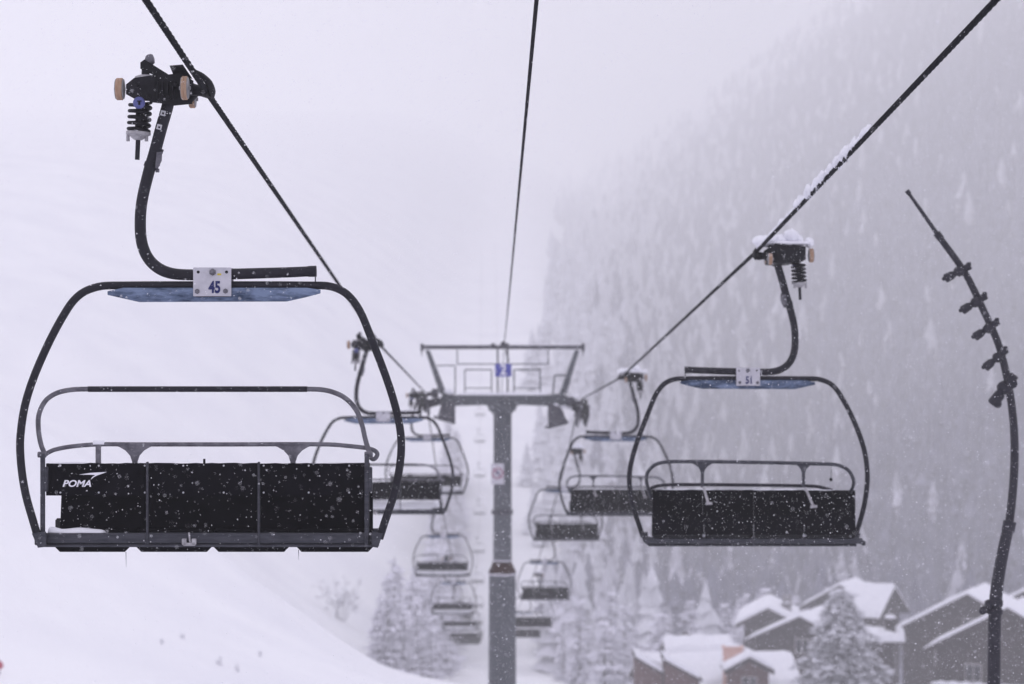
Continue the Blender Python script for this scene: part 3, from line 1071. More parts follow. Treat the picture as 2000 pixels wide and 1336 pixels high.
# crossarm
b = MB()
out = [(866, 766), (888, 772), (1074, 772), (1098, 768), (1112, 778), (1108, 796), (1070, 793), (1010, 791), (996, 797), (966, 797), (952, 791), (892, 793), (866, 798), (856, 786)]
b.prism([T(x, y, -.2) for x, y in out], (0, .42, 0))
for sx in (-1, 1):
    b.hull([T(981 + sx * q[0], q[1], d) for q in ((5, 792), (33, 792), (20, 800), (8, 803)) for d in (-.28, .3)])
b.lathe(T(981, 786, -.2), (0, -1, 0), [(.11, 0), (.11, .06), (.07, .09)], 16)
b.build('crossarm', M['tower'], tw)
b = MB()
b.ridge(T(892, 772.5), T(1072, 772.5), .4, .10, 60, 5, True, .2)
b.ridge(T(868, 768), T(886, 771), .3, .07, 20, 6)
b.blob(T(1086, 793, -.3), (.10, .12, .07), 3)
b.blob(T(877, 766, -.25), (.12, .12, .08), 4)
b.ridge(T(1092, 796, -.25), T(1118, 800, -.25), .2, .08, 20, 6)
b.blob(T(1121, 776, -.1), (.10, .4, .08), 7)
b.build('crossarm_snow', M['snow'], tw)
# catwalk ends (dark trapezoid panels below the crossarm)
for out in ([(862, 790), (889, 782), (889, 829), (853, 819)], [(1070, 786), (1096, 796), (1110, 828), (1071, 838)]):
    b = MB()
    b.prism([T(x, y, -1.2) for x, y in out], (0, .06, 0))
    b.prism([T(x, y, 1.2) for x, y in out], (0, .06, 0))
    for (x, y) in (out[2], out[3]):
        b.tube([T(x - 3, y - 4, -1.3), T(x - 3, y - 4, 1.3)], .05, 8)
    x0, y0 = out[3]
    x1, y1 = out[2]
    b.hull([T(x, y, d) for x, y in ((x0 + 1, y0 - 6), (x1 - 1, y1 - 6), (x0 + 1, y0 - 3), (x1 - 1, y1 - 3)) for d in (-1.1, 1.1)])
    b.build('service_platform', M['tower_dk'], tw)
# sheave trains under / over the ropes
for sx, line in ((-1, LEFT), (1, RIGHT)):
    b = MB()
    c0 = on_line(line, 67.5) - T0
    beam = []
    for k in range(8):
        y = 65.4 + k * .6
        p = on_line(line, y) - T0
        b.lathe(p + Vector((0, 0, -.24 - .012)), (1, 0, 0), [(.09, -.06), (.2, -.055), (.2, -.05), (.185, -.02), (.185, .02), (.2, .05), (.2, .055), (.09, .06)], 20, mi=1)
        b.tube([p + Vector((-.12, 0, -.25)), p + Vector((.12, 0, -.25))], .03, 8)
    for dx in (-.09, .09):
        for k in range(4):
            p0 = on_line(line, 65.4 + k * 1.2) - T0 + Vector((dx, 0, -.27))
            p1 = on_line(line, 66.0 + k * 1.2) - T0 + Vector((dx, 0, -.27))
            b.hull([q + Vector((ex, ey, ez)) for q in (p0, p1) for ex in (-.012, .012) for ey in (-.12, .12) for ez in (-.08, .05)])
        pa = on_line(line, 65.8) - T0 + Vector((dx * 1.3, 0, -.42))
        pb = on_line(line, 69.2) - T0 + Vector((dx * 1.3, 0, -.42))
        b.hull([q + Vector((ex, 0, ez)) for q in (pa, pb) for ex in (-.015, .015) for ez in (-.09, .09)] +
               [(pa + pb) / 2 + Vector((ex, 0, ez)) for ex in (-.015, .015) for ez in (-.3, .1)])
    # bracket to the crossarm
    e = T(862 if sx < 0 else 1104, 783)
    b.hull([c0 + Vector((0, dy, dz)) for dy in (-.15, .15) for dz in (-.5, -.25)] + [e + Vector((0, dy, dz)) for dy in (-.15, .15) for dz in (-.1, .1)])
    b.tube([c0 + Vector((sx * .12, -.5, -.1)), c0 + Vector((-sx * .35, -.5, -.05))], .06, 8)
    b.lathe(c0 + Vector((-sx * .32, -.5, -.05)), (1, 0, 0), [(.05, -.1), (.13, -.08), (.13, .08), (.05, .1)], 14)
    st = b.build('sheave_train', [M['tower_dk'], M['rubber']], tw)
# lifting frame
for (x0, y0, x1, y1) in ((866, 770, 835, 684), (1100, 768, 1127, 684)):
    b = MB()
    b.hull([T(x0 + dx, y0, d) for dx in (-7, 7) for d in (-.1, .1)] + [T(x1 + dx, y1, d) for dx in (-4.5, 4.5) for d in (-.08, .08)])
    b.build('lifting_leg', M['tower'], tw)
b = MB()
pbox2 = lambda mb, x0, y0, x1, y1, d0, d1: mb.hull([T(x, y, d) for x in (x0, x1) for y in (y0, y1) for d in (d0, d1)])
pbox2(b, 822, 674.5, 1141, 682, -.07, .07)
for x in (824, 1139):
    pbox2(b, x - 3, 671, x + 3, 686, -.11, .11)
    b.tube([T(x, 686), T(x, 695)], .015, 6)
for x in (963, 981, 990):
    pbox2(b, x - 3.5, 670, x + 3.5, 675, -.1, .1)
b.blob(T(983, 672), (.06, .06, .07), 4)
b.build('top_beam', M['tower_dk'], tw)
b = MB()
b.ridge(T(824, 674.5), T(1139, 674.5), .1, .02, 80, 4, True, .5)
b.build('beam_snow', M['snow'], tw)
# rails of the catwalks
def rail(path, r=.018):
    q = MB()
    for a, c in zip(path[:-1], path[1:]):
        q.tube([T(*a), T(*c)], r, 8)
    q.build('guard_rail', M['tower'], tw)
rail([(893, 683), (893, 711), (1071, 711), (1071, 683)], .017)
rail([(908, 771), (908, 722), (960, 722), (960, 771)], .018)
rail([(908, 758), (960, 758)], .014)
rail([(1004, 771), (1004, 722), (1055, 722), (1055, 771)], .022)
rail([(1004, 758), (1055, 758)], .014)
rail([(853, 714), (889, 714), (889, 770)], .018)
rail([(1108, 733), (1083, 733), (1080, 770)], .022)
b = MB()
for x in (972, 991.5):
    b.tube([T(x, 682), T(x, 774)], .026, 10)
b.tube([T(989, 684), T(993, 706)], .03, 8)
b.build('sign_post', M['tower_dk'], tw)
b = MB()
pbox2(b, 967, 710.5, 999, 735.5, -.06, -.04)
sg = b.build('number_sign', M['sign_blue'], tw)
b = MB()
text_on(b, '2', T(983, 722.8, -.062), .40, -1, bold=.012, sx=.85)
b.build('number', M['white_ink'], sg)
# round prohibition sign on the shaft
b = MB()
zf = -.34
pbox2(b, 959.5, 905, 984.5, 946, zf - .012, zf)
pbox2(b, 965, 912, 980, 918, zf, -.2)
pbox2(b, 965, 934, 980, 940, zf, -.2)
sg = b.build('prohibition_sign', M['plate'], tw)
b = MB()
c0 = T(972, 924.5, zf - .014)
n = 28
for k in range(n):
    a0, a1 = 2 * math.pi * k / n, 2 * math.pi * (k + 1) / n
    r0, r1 = .118, .158
    b.hull([c0 + Vector((math.cos(a) * r, d, math.sin(a) * r)) for a in (a0, a1) for r in (r0, r1) for d in (-.004, .001)])
b.hull([c0 + Vector((x, d, z)) for x, z in ((-.10, .07), (-.07, .10), (.10, -.07), (.07, -.10)) for d in (-.0045, .001)])
# little seated skier figure
b.lathe(c0 + Vector((-.005, -.004, .055)), (0, -1, 0), [(.022, 0), (.022, .003)], 12, mi=1)
b.hull([c0 + Vector((x, d, z)) for x, z in ((-.03, .03), (.02, .03), (.03, -.03), (-.03, -.03)) for d in (-.0075, -.003)], mi=1)
b.hull([c0 + Vector((x, d, z)) for x, z in ((.02, -.015), (.02, -.04), (.06, -.02), (.07, -.06), (.055, -.06)) for d in (-.0075, -.003)], mi=1)
b.build('pictogram', [M['sign_red'], M['ink']], sg)

# ------------------------------------------------------------------ snow lance
LY = 24.0
gb = unproj(1938, 1336, LY)
lz = hz(gb.x, LY)
L0 = Vector((gb.x - .02, LY, lz))
ls = F / LY
lance = empty('snow_lance', L0)
tag(lance, 'tall dark bent snowmaking lance with five nozzle heads, at the right edge', 'snow lance')


def L(px, py, dy=0):
    return unproj(px, py, LY + dy) - L0


b = MB()
b.tube([Vector((0, 0, -.3)), L(1938, 1650), L(1941, 1336), L(1944, 1180), L(1953, 1110), L(1966, 1045), L(1970, 1030)], [13.5 / ls, 13.5 / ls, 13 / ls, 13 / ls, 12 / ls, 11.5 / ls, 11.2 / ls], 16, sub=4)
b.tube([L(1968.5, 1038), L(1972.5, 1018)], 13 / ls, 16)
b.tube([L(1971, 1025), L(1978, 960), L(1981.5, 900), L(1980.5, 840), L(1975, 785), L(1967, 738), L(1950, 672), L(1918, 600), L(1884, 532), L(1834, 462)], [8.6 / ls, 8.4 / ls, 8.2 / ls, 8 / ls, 7.8 / ls, 7.6 / ls, 7.4 / ls, 7.2 / ls, 6.8 / ls, 6.2 / ls], 14, sub=5)
b.tube([L(1838, 467), L(1829, 455)], 7.4 / ls, 12)
b.tube([L(1834, 462), L(1800, 413), L(1773, 375)], [4.3 / ls, 3.8 / ls, 3.2 / ls], 10)
b.tube([L(1777, 380), L(1771, 372)], 4.6 / ls, 10)
b.build('mast', M['lance'], lance)
for i, (x, y) in enumerate(((1874, 530), (1906, 590), (1930, 641), (1948, 698), (1963, 757))):
    b = MB()
    ang = (28, 33, 35, 42, 55)[i]
    d = Vector((math.cos(R(ang)), -.25, math.sin(R(ang)))).normalized()
    c0 = L(x, y, -.05)
    k = 1.0 if i < 4 else 1.3
    b.lathe(c0, d, [(.035 * k, -.16 * k), (.045 * k, -.15 * k), (.042 * k, -.08), (.028, -.05), (.03, .05), (.034 * k, .07), (.036 * k, .11 * k), (.03 * k, .12 * k)], 14)
    b.blob(c0, (.055 * k, .055, .05 * k), i, .1, 12, 8)
    b.tube([c0 - d * .14, c0 - d * .12 + Vector((-.055, -.02, -.02))], .02, 8)
    b.box(c0 + d * .10 + Vector((0, 0, .02)), (.04, .05, .05), .008)
    if i == 4:
        b.tube([c0 + Vector((-.05, 0, -.02)), c0 + Vector((-.07, 0, -.16))], .03, 10)
        b.blob(c0 + Vector((-.07, 0, -.16)), .038, 8, .1)
        b.lathe(c0 + Vector((.06, -.03, .04)), (0, -1, 0), [(.05, -.03), (.05, .03), (.03, .04)], 14)
    b.build('nozzle', M['lance'], lance)
b = MB()
b.tube([L(1943.5, 1172), L(1943, 1183)], .078, 18)
b.tube([L(1943, 1190), L(1942.5, 1199)], .08, 18)
b.box(L(1930, 1182, -.02), (.06, .08, .09), .01)
b.tube([L(1932, 1186, -.04), L(1921, 1192, -.06)], .016, 8)
b.blob(L(1920, 1192.5, -.06), .042, 2, .06)
b.build('mast_clamp', M['lance'], lance)


# ------------------------------------------------------------------ houses
def chalet(name, label, apex, Y, hw, hd, length, rot, wall_h, wall, pitch=28, chimney=None, balcony=False, windows=(), snow_t=.45, over=.7, cat='house'):
    """gable faces -y before rotation; apex: pixel of the front gable top"""
    ap = unproj(apex[0], apex[1], Y)
    rise = math.tan(R(pitch))
    root = empty(name, (ap.x, ap.y, ap.z - hw * rise - wall_h), R(rot))
    tag(root, label, cat, 'houses of the village')
    base = hz(ap.x, ap.y) - (ap.z - hw * rise - wall_h) - 4
    base = min(base, -1)
    ze = wall_h
    zr = wall_h + hw * rise
    w = MB()
    # walls as one pentagon prism
    w.prism([(-hw + over, over, base), (hw - over, over, base), (hw - over, over, ze + over * rise - .05), (0, over, zr - .05), (-hw + over, over, ze + over * rise - .05)], (0, length - 2 * over, 0))
    w.build('wall', wall, root)
    # roof
    rf = MB()
    t = .22
    for sx in (-1, 1):
        prof = [(0, zr), (sx * hw, ze), (sx * hw, ze - t), (0, zr - t)]
        rf.prism([(x, 0, z) for x, z in prof], (0, length, 0))
    roof = rf.build('roof', M['wood'], root)
    sn = MB()
    rnd = random.Random(int(apex[0]))
    nx, ny = 16, 20
    vs = []
    for j in range(ny + 1):
        for i in range(nx + 1):
            u = -1 + 2 * i / nx
            v = j / ny
            x = u * (hw + .05)
            zz = zr - abs(x) * rise
            edge = min(1, (1 - abs(u)) * 6 + .35) * min(1, min(v, 1 - v) * 10 + .5)
            th = snow_t * edge * (1 + .12 * math.sin(x * 1.7 + j * .6 + apex[0]) + .08 * math.sin(j * 1.3 + x * .8))
            if abs(u) < .1:
                th *= .9
            vs.append((x, -.05 + v * (length + .1), zz + th))
    nb = len(vs)
    for j in range(ny + 1):
        for i in range(nx + 1):
            u = -1 + 2 * i / nx
            x = u * (hw + .05)
            vs.append((x, -.05 + (j / ny) * (length + .1), zr - abs(x) * rise + .004))
    fs = []
    W = nx + 1
    for j in range(ny):
        for i in range(nx):
            a = j * W + i
            fs.append([a, a + 1, a + 1 + W, a + W])
            a += nb
            fs.append([a, a + W, a + 1 + W, a + 1])
    for i in range(nx):
        for j in (0, ny):
            a = j * W + i
            fs.append([a, a + 1, a + 1 + nb, a + nb])
    for j in range(ny):
        for i in (0, nx):
            a = j * W + i
            fs.append([a, a + W, a + W + nb, a + nb])
    sn.add(vs, fs, 0, False)
    sn.build('roof_snow', M['snow'], roof)
    # bargeboards
    bb = MB()
    for sx in (-1, 1):
        bb.prism([(0, -.06, zr), (sx * hw, -.06, ze), (sx * hw, -.06, ze - .35), (0, -.06, zr - .35)], (0, .058, 0))
    bb.build('bargeboard', M['wood'], roof)
    for (x, z, ww, hh) in windows:
        q = MB()
        q.box((x, over - .02, z), (ww, .10, hh), .01)
        fr = q.build('window', M['frame'], root)
        q = MB()
        for sx in (-1, 1):
            q.box((x + sx * ww * .235, over - .075, z), (ww * .40, .02, hh * .84), .004)
        q.build('pane', M['glass'], fr)
    if balcony:
        q = MB()
        zb_ = balcony
        q.box((0, -.35, zb_ - .1), (2 * hw - 1.2, 1.9, .18), .02)
        for k in range(int((2 * hw - 1.4) / .22)):
            q.box((-hw + .7 + k * .22, -1.25, zb_ + .45), (.14, .04, .9), .005)
        q.box((0, -1.25, zb_ + .95), (2 * hw - 1.2, .12, .1), .01)
        bl = q.build('balcony', M['wood'], root)
        q = MB()
        q.ridge((-hw + .7, -1.25, zb_ + 1.0), (hw - .7, -1.25, zb_ + 1.0), .3, .28, 40, 4, True, .2)
        q.build('balcony_snow', M['snow'], bl)
    if chimney:
        x, y, s, top, m = chimney
        q = MB()
        q.box((x, y, (zr + top) / 2 - .6), (s, s, top - zr + 1.2 + abs(x) * rise * 2), .03)
        q.box((x, y, top + abs(x) * 0 + .05), (s * 1.25, s * 1.25, .14), .02)
        cm = q.build('chimney', m, root)
        q = MB()
        q.blob((x, y, top + .2), (s * .62, s * .62, .22), 4, .06)
        q.build('chimney_snow', M['snow'], cm)
    return root


G = M['wood']
chalet('chalet', 'big dark chalet with a plain wide snowy gable left of the snow lance', (1889, 1160), 198, 6.2, 0, 7, -24, 5.5, G, snow_t=.34,
       windows=((-2.2, 3.4, 1.2, 1.3), (.4, 3.4, 1.2, 1.3), (0, 6.2, 1.0, 1.1), (-2.4, .6, 1.2, 1.4), (.6, .6, 1.2, 1.4)))
chalet('chalet', 'chalet with snow lined balcony behind the snow lance at the right edge', (1968, 1187), 172, 6.0, 0, 8, -25, 5.2, G, balcony=1.9, snow_t=.30,
       windows=((-2.6, 3.6, 1.2, 1.3), (1.9, 3.2, 1.1, 1.5), (-2.4, .2, 1.3, 1.6), (0, .2, 1.3, 1.6), (2.2, .2, 1.3, 1.6)))
chalet('chalet', 'farthest chalet, of which only white roof strips show at the right edge above the others', (2030, 1140), 226, 5.5, 0, 7, -26, 5, G, snow_t=.34, windows=((-1.5, 3, 1.1, 1.2),))
chalet('chalet', 'dark chalet with white roof and small chimney, highest left of the big snowy fir', (1500, 1188), 214, 2.8, 0, 9, -7, 4.5, G, pitch=27,
       chimney=(1.6, 3.6, .8, 5.9, M['plaster']), windows=((0, 2.6, 1.4, 1.2), (-1.2, .2, 1.0, 1.2)))
chalet('chalet', 'dark chalet with one long snowy verge sloping up into the big fir', (1562, 1204), 196, 4.6, 0, 6, -24, 4.5, G, pitch=25, snow_t=.32,
       windows=((-2.0, 2.0, 1.2, 1.3), (0, 4.2, 1.2, 1.2), (1.4, 2.0, 1.2, 1.3)))
chalet('chalet', 'chalet with steep white roof and dark gable end, just right of the fir top', (1747, 1146), 226, 3.5, 0, 4.6, 58, 4.5, G, pitch=36, snow_t=.3,
       windows=((0, 3.2, 1.2, 1.2), (0, .3, 1.2, 1.3)))
chalet('chalet', 'gabled chalet mostly hidden behind the top of the big fir', (1640, 1143), 232, 3.9, 0, 6, -24, 5, G, pitch=30, snow_t=.3, windows=((0, 3.4, 1.3, 1.2), (0, .5, 1.3, 1.3)))
chalet('annex', 'low annex with flat snowy roof and dark chimney between the fir and the big chalet', (1764, 1234), 186, 1.9, 0, 3.4, 84, 2.6, G, pitch=16, snow_t=.42,
       chimney=(-.6, 1.0, .75, 4.1, M['wood']), windows=((0, 1.2, 1.0, 1.0),))
WR = M['wood_red']
chalet('brown_house', 'red brown house with broad white roof, lowest in front of the other houses', (1246, 1284), 180, 4.2, 0, 11.4, -84, 3.2, WR, pitch=24, snow_t=.4,
       windows=((-1.6, 1.2, 1.1, 1.2), (1.2, 1.2, 1.1, 1.2)))
chalet('gabled_porch', 'small red brown gable with white roof in front of the broad white roof', (1464, 1283), 173, 1.75, 0, 4, 0, 2.6, WR, pitch=28, snow_t=.3,
       windows=((0, 1.6, 1.1, 1.0),), over=.35)
def shed_wing(label, x0, y0, x1, y1, Y):
    a, c = unproj(x0, y0, Y), unproj(x1, y1, Y)
    root = empty('red_wing', a)
    tag(root, label, 'annex', 'houses of the village')
    w_, h_ = c.x - a.x, c.z - a.z
    q = MB()
    q.prism([(0, 0, 0), (w_, 0, h_), (w_, 0, -7), (0, 0, -7)], (0, 3.0, 0))
    q.build('wall', WR, root)
    q = MB()
    q.prism([(-.12, -.3, .06), (w_ + .2, -.3, h_ - .05), (w_ + .2, -.3, h_ + .12), (-.12, -.3, .24)], (0, 3.3, 0))
    rf = q.build('roof', M['wood'], root)
    q = MB()
    n = 8
    for k in range(n):
        u0, u1 = k / n, (k + 1) / n
        q.hull([(w_ * u, y, h_ * u + z) for u in (u0, u1) for y in (-.3, 3.1) for z in (.2, .46 + .05 * math.sin(k * 2.1))])
    q.build('roof_snow', M['snow'], rf)


shed_wing('red brown wing at the far left end of the broad white roof, with slanting top', 1241, 1287, 1294, 1318, 171)
shed_wing('red brown wing with slanting top between the left end and the porch gable', 1298, 1293, 1366, 1330, 170.5)
chalet('rear_house', 'long low white roof with a little dormer, behind the broad roof', (1296, 1250), 196, 1.75, 0, 5.4, -87, 2.8, G, pitch=24, snow_t=.45, windows=((0, 1.3, 1.1, 1.1),))
rh = bpy.data.objects['rear_house']
b = MB()
b.box((-1.0, 1.9, 3.35), (.9, .9, .9), .02)
b.prism([(-1.5, 1.3, 3.75), (-1.5, 1.9, 4.15), (-1.5, 2.5, 3.75)], (1.2, 0, 0))
b.build('dormer', M['wood'], rh)
# brick chimney of the brown house
ch = empty('brick_chimney', unproj(1431, 1287, 175.5))
tag(ch, 'orange brick chimney with a snow cap rising from the broad white roof', 'chimney')
b = MB()
b.box((0, 0, -.7), (1.35, 1.0, 3.0), .03)
b.box((0, 0, .85), (1.5, 1.15, .14), .02)
b.build('stack', M['brick'], ch)
b = MB()
b.blob((0, 0, .94), (.68, .5, .14), 3, .06)
b.build('snow_cap', M['snow'], ch)


# ------------------------------------------------------------------ trees
def fir_mesh(seed, h, r, levels, per, m_name, droop=.35, clump=.34, gap=.0):
    rnd = random.Random(seed)
    tr = MB()
    tr.tube([(0, 0, -1), (0, 0, h * .5), (rnd.uniform(-.1, .1), 0, h * .98)], [r * .07, r * .045, .02], 8)
    cr = MB()
    for i in range(levels):
        u = (i + rnd.uniform(-.3, .3)) / levels
        u = min(max(u, 0.0), .99)
        z = h * (.08 + .92 * u)
        rr = r * (1 - u) ** .75 * rnd.uniform(.62, 1.15) + .15
        n = max(4, int(per * (1 - .55 * u)))
        a0 = rnd.uniform(0, 6.28)
        for k in range(n):
            if rnd.random() < gap:
                continue
            a = a0 + 2 * math.pi * (k + rnd.uniform(-.3, .3)) / n
            ln = rr * rnd.uniform(.5, 1.15)
            ca, sa = math.cos(a), math.sin(a)
            steps = max(3, int(ln / (clump * 1.0)))
            for s in range(1, steps + 1):
                t = s / steps
                d = ln * t
                zz = z + .15 * ln * t - droop * ln * t * t
                cs = clump * (1.15 - .55 * t) * rnd.uniform(.7, 1.3)
                jx, jy, jz = (rnd.uniform(-.35, .35) * cs * 1.6 for _ in range(3))
                c = Vector((ca * d + jx, sa * d + jy, zz + jz * .6))
                # flat uneven spray: 5-pointed low pyramid with a drooping skirt
                tip = c + Vector((0, 0, cs * .35))
                vs = [tip]
                q = rnd.randint(4, 6)
                for w in range(q):
                    b_ = a + 2 * math.pi * (w + rnd.uniform(-.3, .3)) / q
                    e = cs * rnd.uniform(.7, 1.5)
                    st = 1 + .6 * max(0, math.cos(b_ - a))
                    vs.append(c + Vector((math.cos(b_) * e * st, math.sin(b_) * e * st, -cs * rnd.uniform(.15, .75))))
                fs = [[0, 1 + w, 1 + (w + 1) % q] for w in range(q)]
                cr.add(vs, fs, 0, False)
    # top
    cr.add([(0, 0, h * 1.02), (.12, 0, h * .9), (-.06, .11, h * .9), (-.06, -.11, h * .9)], [[0, 1, 2], [0, 2, 3], [0, 3, 1]])
    return tr, cr


def place_tree(name, meshes, loc, s, rz, label, cat, group=None):
    root = empty(name, loc, rz)
    root.scale = (s, s, s)
    tag(root, label, cat, group)
    for nm, me in zip(('trunk', 'crown'), meshes):
        o = bpy.data.objects.new(nm, me)
        COL.objects.link(o)
        o.parent = root
    return root


def raw_mesh(mb, name, m):
    me = bpy.data.meshes.new(name)
    me.from_pydata(mb.v, [], mb.f)
    me.materials.append(m)
    me.polygons.foreach_set('use_smooth', mb.sm)
    return me


# the big snowy fir between the houses
p = unproj(1642, 1150, 166)
zg = hz(p.x, p.y) - .5
hh = p.z - zg
tr, cr = fir_mesh(4, hh, 4.7, 40, 20, 'fir_big', .45, .36, .16)
place_tree('fir_tree', (raw_mesh(tr, 'trunk', M['bark']), raw_mesh(cr, 'crown', M['fir_big'])), (p.x, p.y, zg), 1, 0,
           'large snow covered fir standing among the chalets', 'tree')

kinds = []
for k, (h_, r_, lv, pr) in enumerate(((13, 2.1, 22, 9), (11, 1.9, 19, 9), (15, 2.3, 24, 9), (9, 1.8, 15, 8))):
    tr, cr = fir_mesh(20 + k, h_ * .9, r_ * 1.25, lv, pr, 'larch', .12, .36, .25)
    kinds.append((raw_mesh(tr, 'trunk', M['bark']), raw_mesh(cr, 'crown', M['larch'])))


def axis_x(y):
    return -.3 - .0105 * (y - 68)


rnd = random.Random(77)
left_spots = []
for i in range(170):
    y = 220 + i * 1.55 + rnd.uniform(-2, 2)
    w0 = axis_x(y) - 5.6
    w1 = axis_x(y) - (10.6 + rnd.uniform(-.8, .8) - .011 * (y - 226))
    left_spots.append((rnd.uniform(w1, w0), y))
for i, (x, y) in enumerate(left_spots):
    place_tree('snowy_larch', kinds[rnd.randrange(4)], (x, y, hz(x, y) - .3), rnd.uniform(.75, 1.2) * (1 if y > 262 else .7), rnd.uniform(0, 6.28),
               'pale snow laden tree in the wood edge left of the tower, below the lift line', 'tree', 'snowy trees left of the lift line')
for i in range(54):
    y = 224 + i * 2.8 + rnd.uniform(-2, 2)
    x = axis_x(y) + rnd.uniform(7, 9 + .10 * y)
    place_tree('snowy_larch', kinds[rnd.randrange(4)], (x, y, hz(x, y) - .3), rnd.uniform(.6, 1.0), rnd.uniform(0, 6.28),
               'snow dusted tree at the foot of the wooded slope, between the tower and the houses', 'tree', 'snowy trees right of the lift line')


# far forest as one mass
def forest():
    rs = np.random.RandomState(5)
    variants = []
    for k in range(6):
        vs, fs = [], []
        nt_, ns = 7, 9
        H = 1.0
        for t in range(nt_):
            u = t / nt_
            z1 = H * (.06 + .94 * (u + 1.55 / nt_))
            z0 = H * (.06 + .9 * u)
            r = .165 * (1 - u) ** .85 + .015
            b = len(vs)
            cx, cy = rs.uniform(-.012, .012, 2)
            vs.append((cx, cy, min(z1, 1.0 + .04 * (t == nt_ - 1))))
            for s in range(ns):
                a = 2 * math.pi * (s + rs.uniform(-.3, .3)) / ns
                q = r * rs.uniform(.55, 1.25)
                vs.append((cx + math.cos(a) * q, cy + math.sin(a) * q, z0 + rs.uniform(-.035, .03)))
            for s in range(ns):
                fs.append((b, b + 1 + s, b + 1 + (s + 1) % ns))
        variants.append((np.array(vs), np.array(fs)))
    VV, FF, MI = [], [], []
    base = 0
    y = 300.0
    while y < 2600:
        step = 4.0 + (y - 300) * .0034
        x = axis_x(y) - 400
        xs = np.arange(axis_x(y) + 9.5, .23 * y + 40, step)
        for x in xs:
            xx = x + rs.uniform(-.48, .48) * step
            yy = y + rs.uniform(-.5, .5) * step
            dcut = xx - (axis_x(yy) + 8.5 + .032 * max(0, yy - 480) + 2.5 * math.sin(yy * .05) + 2 * math.sin(yy * .123 + 1))
            if dcut < 0:
                continue
            # openings and thinner wood towards the cut
            cl = math.sin(xx * .045 + yy * .021) + math.sin(xx * .021 - yy * .033 + 2)
            p = 1.0
            ramp = 12 + .045 * (yy - 300)
            p *= min(1, (dcut + (6 if yy < 450 else 0)) / ramp) ** .8
            p *= 1 - .85 * float(sstep(1300, 2500, yy))
            if yy < 335:
                p *= .5
            if rs.rand() > p:
                continue
            v, f = variants[rs.randint(6)]
            h = rs.uniform(8, 15) * (1.0 if yy < 800 else 1.15)
            a = rs.uniform(0, 6.28)
            ca, sa = math.cos(a), math.sin(a)
            w = rs.uniform(1.05, 1.55)
            V_ = np.empty_like(v)
            V_[:, 0] = (v[:, 0] * ca - v[:, 1] * sa) * h * w + xx
            V_[:, 1] = (v[:, 0] * sa + v[:, 1] * ca) * h * w + yy
            V_[:, 2] = v[:, 2] * h + hz(xx, yy) - .4
            VV.append(V_)
            FF.append(f + base)
            pal = min(1, 1.25 * math.exp(-max(0, dcut) / (20 + .05 * max(0, yy - 450)))) * float(sstep(430, 620, yy))  # share of trees whose paler colour stands in for thicker haze
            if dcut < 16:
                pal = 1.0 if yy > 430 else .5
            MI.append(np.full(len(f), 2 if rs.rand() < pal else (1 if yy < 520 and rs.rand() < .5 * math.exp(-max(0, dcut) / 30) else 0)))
            base += len(v)
            # low young growth filling the gaps
            for _ in range((2 if yy < 1000 else 3) if dcut > 10 and yy < 2100 else 0):
                v, f = variants[rs.randint(6)]
                h = rs.uniform(3.5, 6)
                V_ = np.empty_like(v)
                ox, oy = rs.uniform(-.6, .6, 2) * step
                w = rs.uniform(2.4, 3.6)
                V_[:, 0] = v[:, 0] * h * w + xx + ox
                V_[:, 1] = v[:, 1] * h * w + yy + oy
                V_[:, 2] = v[:, 2] * h + hz(xx + ox, yy + oy) - .5
                VV.append(V_)
                FF.append(f + base)
                MI.append(np.full(len(f), 2 if pal > .8 else 0))
                base += len(v)
        y += step
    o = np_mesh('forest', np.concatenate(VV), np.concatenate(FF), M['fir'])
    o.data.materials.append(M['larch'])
    o.data.materials.append(M['fir_hazed'])
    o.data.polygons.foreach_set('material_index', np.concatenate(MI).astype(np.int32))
    tag(o, 'hazy conifer wood covering the far mountainside', 'forest', kind='stuff')
    return len(VV)


print('forest trees', forest())


# bush and twigs on the left slope
def twig_bush(name, loc, h, w, n, seed, label, r0=.03, m='twig'):
    rnd = random.Random(seed)
    root = empty(name, loc)
    tag(root, label, 'bush', None)
    b = MB()
    s = MB()
    for i in range(n):
        a = rnd.uniform(-1, 1)
        yy = rnd.uniform(-.5, .5)
        base = Vector((rnd.uniform(-.12, .12) * w, yy * .2, -.2))
        tip = Vector((a * w * .5, yy * w * .6, h * rnd.uniform(.55, 1) * (1 - .25 * abs(a))))
        mid = base.lerp(tip, .5) + Vector((-a * w * .06, 0, h * .06))
        path = [base, mid, tip]
        b.tube(path, [r0, r0 * .7, r0 * .3], 6, sub=3)
        for k in range(7):
            t = rnd.uniform(.3, 1)
            p0 = base.lerp(tip, t)
            d = Vector((rnd.uniform(-1, 1), rnd.uniform(-1, 1), rnd.uniform(.1, .9))).normalized() * rnd.uniform(.12, .4) * h * .5
            b.tube([p0, p0 + d], [r0 * .45, r0 * .2], 5)
            b.blob(p0 + d * .8, (r0 * 3.2, r0 * 3.2, r0 * 2), k + i * 10, .3, 7, 5)
            if rnd.random() < .4:
                s.blob(p0 + d * .5 + Vector((0, 0, r0 * 2)), (r0 * 3, r0 * 3, r0 * 1.6), k, .3, 7, 5)
    b.build('branches', M[m], root)
    s.build('twig_snow', M['snow'], root)
    return root


